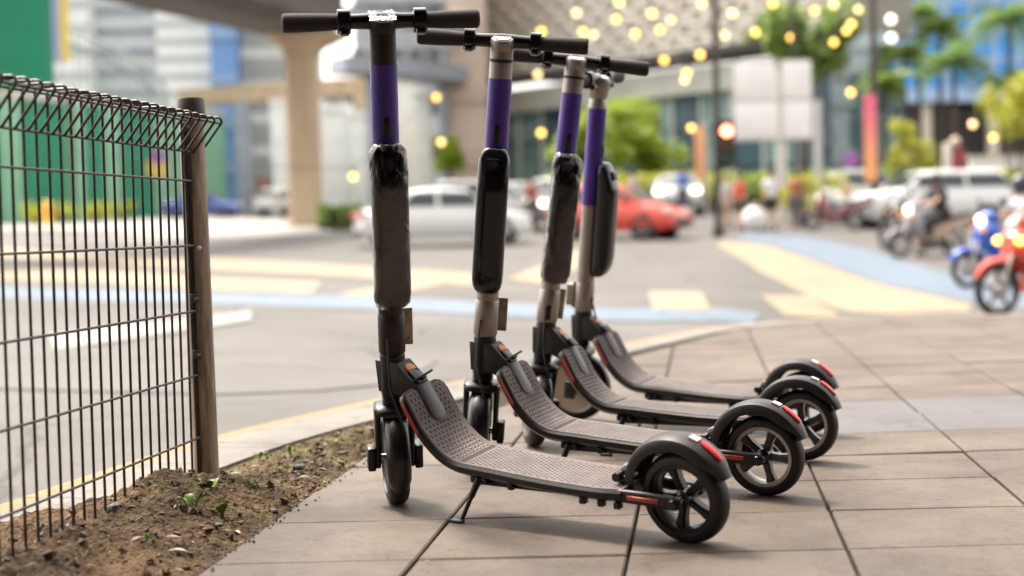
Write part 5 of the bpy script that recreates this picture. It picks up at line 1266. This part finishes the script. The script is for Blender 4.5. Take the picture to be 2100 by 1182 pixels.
    MB().rbox((hl - .015, 0, .42), (.09, W_ * .72, .15), .03).build('grille', TRIM, t); MB().rbox((hl + .0, 0, .33), (.05, .45, .11), .01).build('number_plate', PLATE, t)
    MB().rbox((-hl - .0, 0, .62), (.05, .45, .11), .01).build('number_plate', PLATE, t); MB().rbox((-hl + .02, 0, .36), (.12, W_ * .8, .16), .03).build('rear_bumper', TRIM, t)
    return t
WPAINT = mat('white_car_paint', (.70, .70, .69), .3, coat=.6); RPAINT = mat('red_car_paint', (.62, .055, .03), .3, coat=.7); BPAINT = mat('blue_car_paint', (.02, .06, .30), .3, coat=.6)
SPAINT = mat('silver_car_paint', (.50, .51, .50), .3, metal=.3, coat=.6); GPAINT = mat('grey_car_paint', (.22, .23, .23), .3, metal=.3, coat=.6)
car(908, 37.0, 14, WPAINT, 'white saloon car crossing behind the first two scooters', 4.4, 1.72, 1.46, 'sedan')
car(1272, 38.5, -30, RPAINT, 'bright red hatchback half hidden behind the farthest scooter', 3.65, 1.62, 1.45, 'hatch')
car(1392, 53, -97, SPAINT, 'silver car facing us with both headlights on behind the red car', 4.3, 1.75, 1.5, 'suv', lit=True)
car(1066, 45, -50, GPAINT, 'grey car glimpsed between the second and third scooters', 4.2, 1.7, 1.45, 'sedan', lit=True)
car(418, 78, -8, BPAINT, 'blue car behind the fence post', 4.1, 1.65, 1.4, 'sedan')
car(590, 78, 60, WPAINT, 'white hatchback parked against the left of the viaduct pier', 3.8, 1.65, 1.5, 'hatch')
car(1742, 46, 94, WPAINT, 'white hatchback seen from the rear left of the parked motorbike rider', 3.9, 1.7, 1.5, 'hatch')
car(1905, 41, 190, WPAINT, 'white people carrier standing right behind the motorbike rider', 4.4, 1.75, 1.58, 'suv')
car(1125, 50, 172, WPAINT, 'white car glimpsed behind the third scooter battery', 4.3, 1.7, 1.45, 'sedan')
car(985, 56, 8, SPAINT, 'silver car further back above the roof of the white saloon', 4.2, 1.7, 1.45, 'hatch')

# ================================================================== PEOPLE
SKIN = mat('skin', (.50, .29, .19), .55)
def skin_mesh(name, J, E_, mtl, parent, root=0, sub=2):
    me = bpy.data.meshes.new(name); me.from_pydata([j[0] for j in J], E_, []); me.update(); me.materials.append(mtl)
    o = bpy.data.objects.new(name, me); COL.objects.link(o); o.parent = parent
    o.modifiers.new('skin', 'SKIN'); o.modifiers['skin'].use_smooth_shade = True
    for i, j in enumerate(J):
        r_ = j[1]; me.skin_vertices[0].data[i].radius = r_ if isinstance(r_, tuple) else (r_, r_)
    me.skin_vertices[0].data[root].use_root = True
    s_ = o.modifiers.new('smooth', 'SUBSURF'); s_.levels = s_.render_levels = sub
    return o
def person(px, Y, face, label, shirt, trousers, hair=(.02, .015, .012), h=1.68, J=None, loc=None, bag=None, walk=.12, shoes=(.03, .03, .03), group='people walking across the junction', shorts=True, helmet=None):
    p = loc if loc else stand(px, Y); t = thing('person', label, 'person', p, R(face), group); k = h / 1.68
    w = walk
    P = dict(pel=(0, 0, .90), wst=(0, 0, 1.04), che=(0.0, 0, 1.26), nek=(0, 0, 1.42), hd=(.015, 0, 1.53), top=(.01, 0, 1.62),
             lh=(0, .09, .86), lk=(w * .8, .095, .48), la=(w * .6 - w * .1, .095, .09), lf=(w * .6 + .13, .10, .03),
             rh=(0, -.09, .86), rk=(-w * .25, -.095, .48), ra=(-w * 1.3, -.095, .10), rf=(-w * 1.3 + .12, -.10, .03),
             ls=(0, .17, 1.36), le=(-.05, .235, 1.10), lw=(.04, .25, .86), lhd=(.07, .25, .77),
             rs=(0, -.17, 1.36), re=(.02, -.235, 1.10), rw=(.12, -.25, .88), rhd=(.15, -.25, .80))
    if J: P.update(J)
    P = {a_: Vector(b_) * k for a_, b_ in P.items()}
    order = list(P); I = {n: i for i, n in enumerate(order)}
    rad = dict(pel=(.125, .10), wst=(.12, .09), che=(.145, .105), nek=.052, hd=(.078, .092), top=(.062, .075), lh=.085, rh=.085, lk=.058, rk=.058, la=.038, ra=.038, lf=.036, rf=.036, ls=.055, rs=.055, le=.040, re=.040, lw=.029, rw=.029, lhd=.034, rhd=.034)
    rad = {a_: (tuple(q * k for q in b_) if isinstance(b_, tuple) else b_ * k) for a_, b_ in rad.items()}
    ed = [('pel', 'wst'), ('wst', 'che'), ('che', 'nek'), ('nek', 'hd'), ('hd', 'top'), ('pel', 'lh'), ('lh', 'lk'), ('lk', 'la'), ('la', 'lf'), ('pel', 'rh'), ('rh', 'rk'), ('rk', 'ra'), ('ra', 'rf'),
          ('che', 'ls'), ('ls', 'le'), ('le', 'lw'), ('lw', 'lhd'), ('che', 'rs'), ('rs', 're'), ('re', 'rw'), ('rw', 'rhd')]
    skin_mesh('body', [(P[n], rad[n]) for n in order], [(I[a_], I[b_]) for a_, b_ in ed], SKIN, t)
    def cloth(nm, names, edges, col, grow, cut=None):
        ix = {n: i for i, n in enumerate(names)}; g = lambda n: tuple(q * grow + .008 for q in rad[n]) if isinstance(rad[n], tuple) else rad[n] * grow + .008
        pts = []
        for n in names:
            q = P[n] if n in P else None
            if n.startswith('m_'):
                _, a_, b_, f = n.split('_'); q = P[a_].lerp(P[b_], float(f)); rr_ = rad[a_] if not isinstance(rad[a_], tuple) else rad[a_][0]; pts.append((q, rr_ * grow + .006))
            else: pts.append((q, g(n)))
        skin_mesh(nm, pts, [(ix[a_], ix[b_]) for a_, b_ in edges], mat('cloth_%d_%d_%d' % tuple(int(c * 255) for c in col), col, .8), t)
    cloth('shirt', ['wst', 'pel', 'che', 'ls', 'm_ls_le_0.75', 'rs', 'm_rs_re_0.75', 'm_che_nek_0.5'], [('wst', 'pel'), ('wst', 'che'), ('che', 'm_che_nek_0.5'), ('che', 'ls'), ('ls', 'm_ls_le_0.75'), ('che', 'rs'), ('rs', 'm_rs_re_0.75')], shirt, 1.10)
    f = '0.75' if shorts else '0.98'
    nm = ['pel', 'lh', 'rh'] + (['m_lh_lk_0.8', 'm_rh_rk_0.8'] if shorts else ['lk', 'rk', 'm_lk_la_0.9', 'm_rk_ra_0.9'])
    ee = [('pel', 'lh'), ('pel', 'rh')] + ([('lh', 'm_lh_lk_0.8'), ('rh', 'm_rh_rk_0.8')] if shorts else [('lh', 'lk'), ('rh', 'rk'), ('lk', 'm_lk_la_0.9'), ('rk', 'm_rk_ra_0.9')])
    cloth('shorts' if shorts else 'trousers', nm, ee, trousers, 1.12)
    hm = MB(); hc_ = (P['hd'] + P['top']) / 2
    hm.ball(hc_ + Vector((-.012, 0, .022)) * k, .105 * k, 14, 10, (1, .88, 1.05))
    hm.v = [v if (v - hc_).x < .045 * k or v.z > hc_.z + .04 * k else Vector((hc_.x + .03 * k, v.y * .9, max(v.z, hc_.z + .03 * k))) for v in hm.v]
    if helmet: MB().ball(hc_ + Vector((.0, 0, .015)), .145, 18, 12, (1.05, .92, 1)).build('helmet', mat('helmet', helmet, .3, coat=.5), t)
    else: hm.build('hair', mat('hair', hair, .6), t)
    for a_, b_ in (('la', 'lf'), ('ra', 'rf')):
        c = (P[a_] + P[b_]) / 2; MB().rbox((c.x, c.y, P[b_].z + .012), (.25 * k, .095 * k, .085 * k), .035).build('shoe', mat('shoe', shoes, .6), t)
    return t
person(1519, 41.5, 200, 'person in a bright red top and dark shorts walking beside the traffic light', (.62, .07, .045), (.025, .025, .03), h=1.62)
person(1583, 41, 95, 'person in a white shirt and black shorts seen from behind', (.66, .66, .70), (.02, .02, .022), h=1.72, walk=.06)
person(1492, 42.5, 190, 'person in a pale grey top right behind the traffic light pole', (.52, .50, .50), (.42, .30, .25), hair=(.12, .06, .03), h=1.6)
person(1402, 50, 80, 'person in a blue shirt standing behind the lit silver car', (.05, .16, .50), (.06, .06, .08), h=1.75, walk=.03, shorts=False)
person(1302, 50, 140, 'person in a lilac top behind the roof of the red car', (.42, .38, .50), (.10, .10, .14), h=1.6, walk=.04, shorts=False)
person(1092, 43, 120, 'person in a brown top between the second and third scooters', (.30, .10, .06), (.10, .09, .09), h=1.65, shorts=False)
person(1634, 42, 60, 'person in a rust coloured top partly behind the sign post', (.33, .13, .06), (.13, .12, .14), h=1.66, walk=.05, shorts=False)
p = stand(1549, 40.6); t = thing('sack', 'big white sack standing between the red top and the white shirt', 'sack', p)
mb = MB().ball((0, 0, .34), .36, 18, 12, (.98, .8, 1.05)); mb.v = [v + Vector((0, 0, .06 * noise.noise(v * 5))) + v.normalized() * .03 * noise.noise(v * 7 + Vector((3, 0, 0))) for v in mb.v]
mb.build('bag', mat('white_sack', (.74, .74, .73), .6), t); MB().lathe([(.05, .68), (.045, .73), (.12, .82), (.02, .80)], 14).build('knot', mat('white_sack', (.74, .74, .73), .6), t)

# ================================================================== MOTORBIKES
def lp(a, b, t): return Vector(a).lerp(Vector(b), t)
def moped(px, Y, heading, label, paint, paint2, wr=.265, lit=None, basket=None, pt=None, ind=None):
    p = pt if pt else stand(px, Y); t = thing('motorbike', label, 'motorbike', p, R(heading), 'motorbikes waiting at the right'); B = lambda mb, nm, m, par=t, **k: mb.build(nm, m, par, **k)
    Lx = 1.22
    def wheel(x, nm):
        w = B(MB().lathe(tyre_prof(wr, wr - .06, .042), 36, 'y', closed=True), nm, TYRE, loc=(x, 0, wr), angle=60)
        B(wheel_spokes(MB().lathe([(wr - .075, -.022), (wr - .055, -.026), (wr - .055, .026), (wr - .075, .022)], 32, 'y', closed=True), .04, wr - .07, .022, 5, .035, .028), 'rim', mat('bike_rim', (.035, .034, .036), .4, metal=.3), w)
        B(MB().lathe([(0, -.07), (.045, -.07), (.05, -.03), (.05, .03), (.045, .07), (0, .07)], 18, 'y'), 'hub', SILVER, w); B(MB().lathe([(.06, .034), (.115, .034), (.115, .038), (.06, .038)], 24, 'y', closed=True), 'brake_disc', ALLOY, w)
    wheel(Lx, 'front_wheel'); wheel(0, 'rear_wheel')
    hs = Vector((.90, 0, .88))
    fk = MB()
    for sg in (-1, 1): fk.tube([(Lx, sg * .075, wr), (Lx - .08, sg * .075, .52), (Lx - .20, sg * .06, .78)], [.02, .024, .024], 10)
    B(fk, 'fork', SILVER)
    rings = []
    for k in range(14):
        a = R(25 + 125 * k / 13); e = Vector((math.cos(a), 0, math.sin(a))); c = Vector((Lx, 0, wr)); w_ = .062 * (1 - .35 * abs(k / 13 - .5) * 2); r_ = wr + .035
        rings.append([c + e * (r_ - .03) + Vector((0, -w_, 0)), c + e * r_ + Vector((0, -w_ * .9, 0)), c + e * (r_ + .025), c + e * r_ + Vector((0, w_ * .9, 0)), c + e * (r_ - .03) + Vector((0, w_, 0)), c + e * (r_ - .005)])
    B(MB().loft(rings), 'front_mudguard', paint)
    rings = []
    for x, z0, z1, w_ in ((1.10, .62, .86, .10), (1.02, .55, .93, .19), (.92, .46, .97, .24), (.80, .36, .90, .22), (.74, .34, .74, .12)):
        rings.append(se_ring(Vector((x, 0, (z0 + z1) / 2)), w_, (z1 - z0) / 2, 18, 2.6, V, S))
    B(MB().loft(rings), 'leg_shield', paint)
    rings = []
    for x, z0, z1, w_ in ((.88, .24, .40, .10), (.60, .22, .50, .12), (.40, .26, .62, .13), (.15, .42, .72, .13), (-.25, .58, .78, .11), (-.48, .68, .80, .06)):
        rings.append(se_ring(Vector((x, 0, (z0 + z1) / 2)), w_, (z1 - z0) / 2, 16, 2.6, V, S))
    B(MB().loft(rings), 'body', paint2)
    rings = []
    for x, z, w_, h_ in ((.62, .68, .08, .02), (.50, .73, .13, .045), (.20, .76, .14, .05), (-.10, .82, .13, .05), (-.38, .86, .10, .035), (-.44, .87, .06, .02)): rings.append(se_ring(Vector((x, 0, z)), w_, h_, 16, 2.8, V, S))
    B(MB().loft(rings), 'seat', TRIM)
    hb = MB().tube([(.82, -.34, 1.00), (.88, -.18, 1.0), (.92, 0, .98), (.88, .18, 1.0), (.82, .34, 1.0)], .013, 10); B(hb, 'handlebar', TRIM)
    for sg in (-1, 1):
        B(MB().tube([(.85, sg * .25, 1.0), (.79, sg * .37, 1.0)], .019, 10), 'grip', RUBBER); m_ = B(MB().tube([(.87, sg * .2, 1.0), (.88, sg * .3, 1.18)], .007, 6), 'mirror_stalk', TRIM); B(MB().ball((.87, sg * .33, 1.22), .06, 12, 8, (.35, 1.1, .75)), 'mirror', TRIM, m_)
        B(MB().ball((1.06, sg * .17, .80), .062, 12, 8, (1, .9, .7)), 'indicator', ind if ind else mat('indicator', (.75, .33, .05), .2), )
    rings = [se_ring(Vector((x, 0, z)), w_, h_, 16, 2.4, V, S) for x, z, w_, h_ in ((.80, 1.0, .09, .06), (.90, 1.0, .15, .09), (1.0, .98, .12, .08), (1.04, .97, .07, .05))]
    B(MB().loft(rings), 'headlight_cowl', paint)
    B(MB().ball((1.02, 0, .955), .085, 16, 10, (.55, 1.15, .8)), 'headlight', HLIT if lit else HOFF)
    B(MB().rbox((-.47, 0, .76), (.07, .14, .07), .02), 'tail_light', TAILR)
    en = MB().rbox((.52, 0, .30), (.36, .22, .22), .04); en.lathe([(0, -.15), (.09, -.15), (.1, -.12), (.1, .12), (.09, .15), (0, .15)], 18, 'y', (.45, 0, .28)); B(en, 'engine', mat('engine_metal', (.16, .16, .17), .5, metal=.5))
    B(MB().tube([(.5, -.14, .22), (.1, -.17, .22), (-.35, -.18, .34)], [.025, .045, .05], 12), 'exhaust', TRIM)
    for sg in (-1, 1): B(MB().tube([(.42, sg * .10, .30), (0, sg * .09, wr)], .022, 8), 'swing_arm', TRIM); B(MB().tube([(.05, sg * .11, wr + .02), (-.12, sg * .11, .66)], .024, 8), 'shock_absorber', SILVER)
    B(MB().rbox((-.32, 0, .50), (.26, .14, .02), .008, rot=Matrix.Rotation(R(-38), 3, 'Y')), 'rear_mudguard', TRIM)
    if basket: B(MB().rbox((1.05, 0, 1.03), (.24, .34, .22), .02), 'front_box', basket)
    B(MB().rbox((.35, .12, .24), (.05, .10, .03), .01), 'footpeg', RUBBER)
    return t
RBIKE = mat('red_bike_paint', (.66, .085, .055), .3, coat=.6); BBIKE = mat('blue_bike_paint', (.012, .09, .50), .3, coat=.6); GBIKE = mat('grey_bike_paint', (.33, .31, .33), .35, coat=.4); TBIKE = mat('tan_panel', (.50, .36, .27), .5)
def at_wheel(px, pyb, Y, heading, Lx=1.22):
    c = at(px, pyb, Y); h_ = R(heading); x, y = c.x - math.cos(h_) * Lx, c.y - math.sin(h_) * Lx; return Vector((x, y, gz(c.x, c.y)))
moped(0, 0, 200, 'red motorbike nearest to us with orange indicators, cut by the right edge', RBIKE, RBIKE, wr=.285, pt=at_wheel(2046, 644, 15.2, 200), ind=mat('indicator_lit', (.9, .5, .05), .3, emit=(1, .55, .08), estr=1.6))
moped(0, 0, 188, 'blue motorbike with its headlight on, between the red one and the rider', BBIKE, BBIKE, wr=.26, lit=True, pt=at_wheel(1985, 572, 20.5, 188))
moped(0, 0, 196, 'grey and tan motorbike carrying the rider in black', GBIKE, TBIKE, wr=.27, lit=True, pt=at_wheel(1845, 524, 28.5, 196))
moped(0, 0, 205, 'dark motorbike half hidden behind the front wheel of the grey one', TRIM, TRIM, wr=.27, pt=at_wheel(1822, 512, 31, 205))
moped(0, 0, 150, 'maroon motorbike parked left of the white hatchback', mat('maroon_paint', (.20, .07, .075), .4), mat('maroon_paint', (.20, .07, .075), .4), wr=.27, lit=True, pt=at_wheel(1662, 470, 40, 165))
bp_ = at_wheel(1845, 524, 28.5, 196)
SIT = dict(pel=(0, 0, .86), wst=(.03, 0, 1.0), che=(.07, 0, 1.22), nek=(.10, 0, 1.37), hd=(.13, 0, 1.47), top=(.12, 0, 1.56), lh=(.03, .10, .84), lk=(.42, .17, .70), la=(.36, .20, .34), lf=(.48, .20, .28), rh=(.03, -.10, .84), rk=(.30, -.24, .55), ra=(.22, -.30, .10), rf=(.34, -.31, .04),
           ls=(.07, .17, 1.31), le=(.25, .25, 1.10), lw=(.47, .28, 1.0), lhd=(.54, .30, 1.0), rs=(.07, -.17, 1.31), re=(.25, -.25, 1.10), rw=(.47, -.28, 1.0), rhd=(.54, -.30, 1.0))
person(0, 0, 196, 'rider in black with a dark helmet sitting on the grey motorbike, one foot down', (.022, .020, .026), (.02, .02, .024), J=SIT, loc=bp_ + Vector((math.cos(R(196)) * .28, math.sin(R(196)) * .28, 0)), h=1.70, group='riders on the motorbikes', shorts=False, helmet=(.03, .03, .035))
b3 = at_wheel(1985, 572, 20.5, 188)
person(0, 0, 188, 'rider in a pale jacket on the blue motorbike, half hidden by the red one', (.55, .55, .60), (.03, .03, .035), J=SIT, loc=b3 + Vector((math.cos(R(188)) * .28, math.sin(R(188)) * .28, 0)), h=1.6, group='riders on the motorbikes', shorts=False, helmet=(.02, .02, .02))

# ================================================================== LIGHTS
BULBS = [(1182, 27), (1264, 40), (1337, 28), (1376, 42), (1354, 62), (1303, 70), (1486, 73), (1196, 66), (1110, 65), (1217, 72), (1362, 124), (1436, 113), (1103, 153), (1110, 273), (895, 200), (905, 292), (724, 363), (1418, 263), (1404, 165),
         (1409, 150), (1670, 22), (1710, 10), (1746, 50), (1736, 64), (1760, 20), (1710, 87), (1550, 67), (1502, 28), (1622, 78), (1745, 190), (1995, 255), (2037, 283), (1270, 5), (1440, 8), (1585, 8)]
WB = mat('bulb_warm', (.9, .7, .3), .4, emit=(1.0, .52, .08), estr=1.35); WB2 = mat('bulb_pale', (.9, .8, .6), .4, emit=(1.0, .60, .20), estr=1.0)
BL = ['yellow bulb above the third scooter handlebar, on the lattice facade', 'faint bulb left of the twin pair high on the lattice facade', 'pale bulb high on the lattice facade, left of its close neighbour', 'pale bulb high on the lattice facade, right of its close neighbour',
 'bright bulb just under the twin pale pair on the lattice facade', 'pale bulb level with the second handlebar end, well to its right', 'bulb against the dark pole of the traffic light, upper part', 'pale bulb of the pair touching above the second scooter right grip', 'yellow bulb just above the second scooter right ring clamp',
 'yellow bulb of the pair right of the second scooter right grip', 'yellow bulb at the lower facade edge, beyond the third handlebar end', 'yellow bulb at the lower facade edge, nearest the traffic light pole', 'yellow bulb between the second and third stems, just below the handlebars', 'orange bulb between the second and third stems at purple wrap height',
 'bulb between the first and second stems, the upper one', 'bulb between the first and second stems, the lower one above the small tree', 'bulb low between the viaduct pier and the first scooter battery', 'yellow bulb touching the top of the small orange banner', 'lower bulb of the stacked pair before the teal glass',
 'upper bulb of the stacked pair before the teal glass', 'large yellow bulb in the top of the tree crown over the sign', 'yellow bulb at the picture top, right of the tree crown', 'upper bulb of the touching pair right of the tree crown', 'lower bulb of the touching pair right of the tree crown', 'bulb at the picture top beside the lamp post',
 'orange bulb at the right foot of the tree crown', 'yellow bulb at the left edge of the tree crown', 'pale bulb near the picture top, right of the traffic light pole', 'bulb in the middle of the tree crown above the sign', 'amber bulb alone before the blue grey panelled building',
 'amber bulb under the blue tower, left one', 'amber bulb under the blue tower, right one', 'bulb cut by the top edge above the third scooter', 'bulb cut by the top edge left of the traffic light pole', 'bulb at the top edge left of the tree crown']
for i_, (px, py) in enumerate(BULBS):
    Y = 44 + (i_ * 7 % 11) * .5; p = at(px, py, Y); m = WB if i_ % 3 else WB2
    t = thing('string_light', BL[i_], 'light bulb', p, group='string lights hung over the junction')
    MB().ball((0, 0, 0), .10, 14, 10).build('bulb', m, t); MB().lathe([(0, .13), (.06, .13), (.05, .24), (0, .25)], 10).build('socket', DKPOLE, t)
CABS = [[], [], [], []]
for i_, (px, py) in enumerate(BULBS): CABS[0 if py < 52 else 1 if py < 100 else 2 if py < 180 else 3].append(at(px, py, 44 + (i_ * 7 % 11) * .5) + Vector((0, 0, .25)))
for k, c_ in enumerate(CABS):
    c_.sort(key=lambda v: v.x); pts = [c_[0] + Vector((-9, 1, .8))] + c_ + [c_[-1] + Vector((8, 1, .8))]; full = []
    for a_, b_ in zip(pts, pts[1:]):
        for q in range(4): full.append(a_.lerp(b_, q / 4) + Vector((0, 0, -.10 * math.sin(PI * q / 4))))
    tag(MB().tube(full + [pts[-1]], .012, 6).build('light_cable', DKPOLE), ['highest thin cable of the string lights along the picture top', 'second thin cable of the string lights crossing the lattice facade', 'third thin cable of the string lights at the lower facade edge', 'lowest thin cable of the string lights over the cars'][k], 'cable', 'cables of the string lights')
for i_, (px, py) in enumerate(((1827, 40), (1828, 78))):
    p = at(px, py, 46); t = thing('string_light', ['upper white bulb in front of the blue tower edge', 'lower white bulb in front of the blue tower edge'][i_], 'light bulb', p); MB().ball((0, 0, 0), .13, 14, 10).build('bulb', mat('bulb_white', (.9, .9, .85), .4, emit=(1, .93, .8), estr=.9), t); MB().lathe([(0, .11), (.06, .11), (.05, .22), (0, .23)], 10).build('socket', DKPOLE, t)
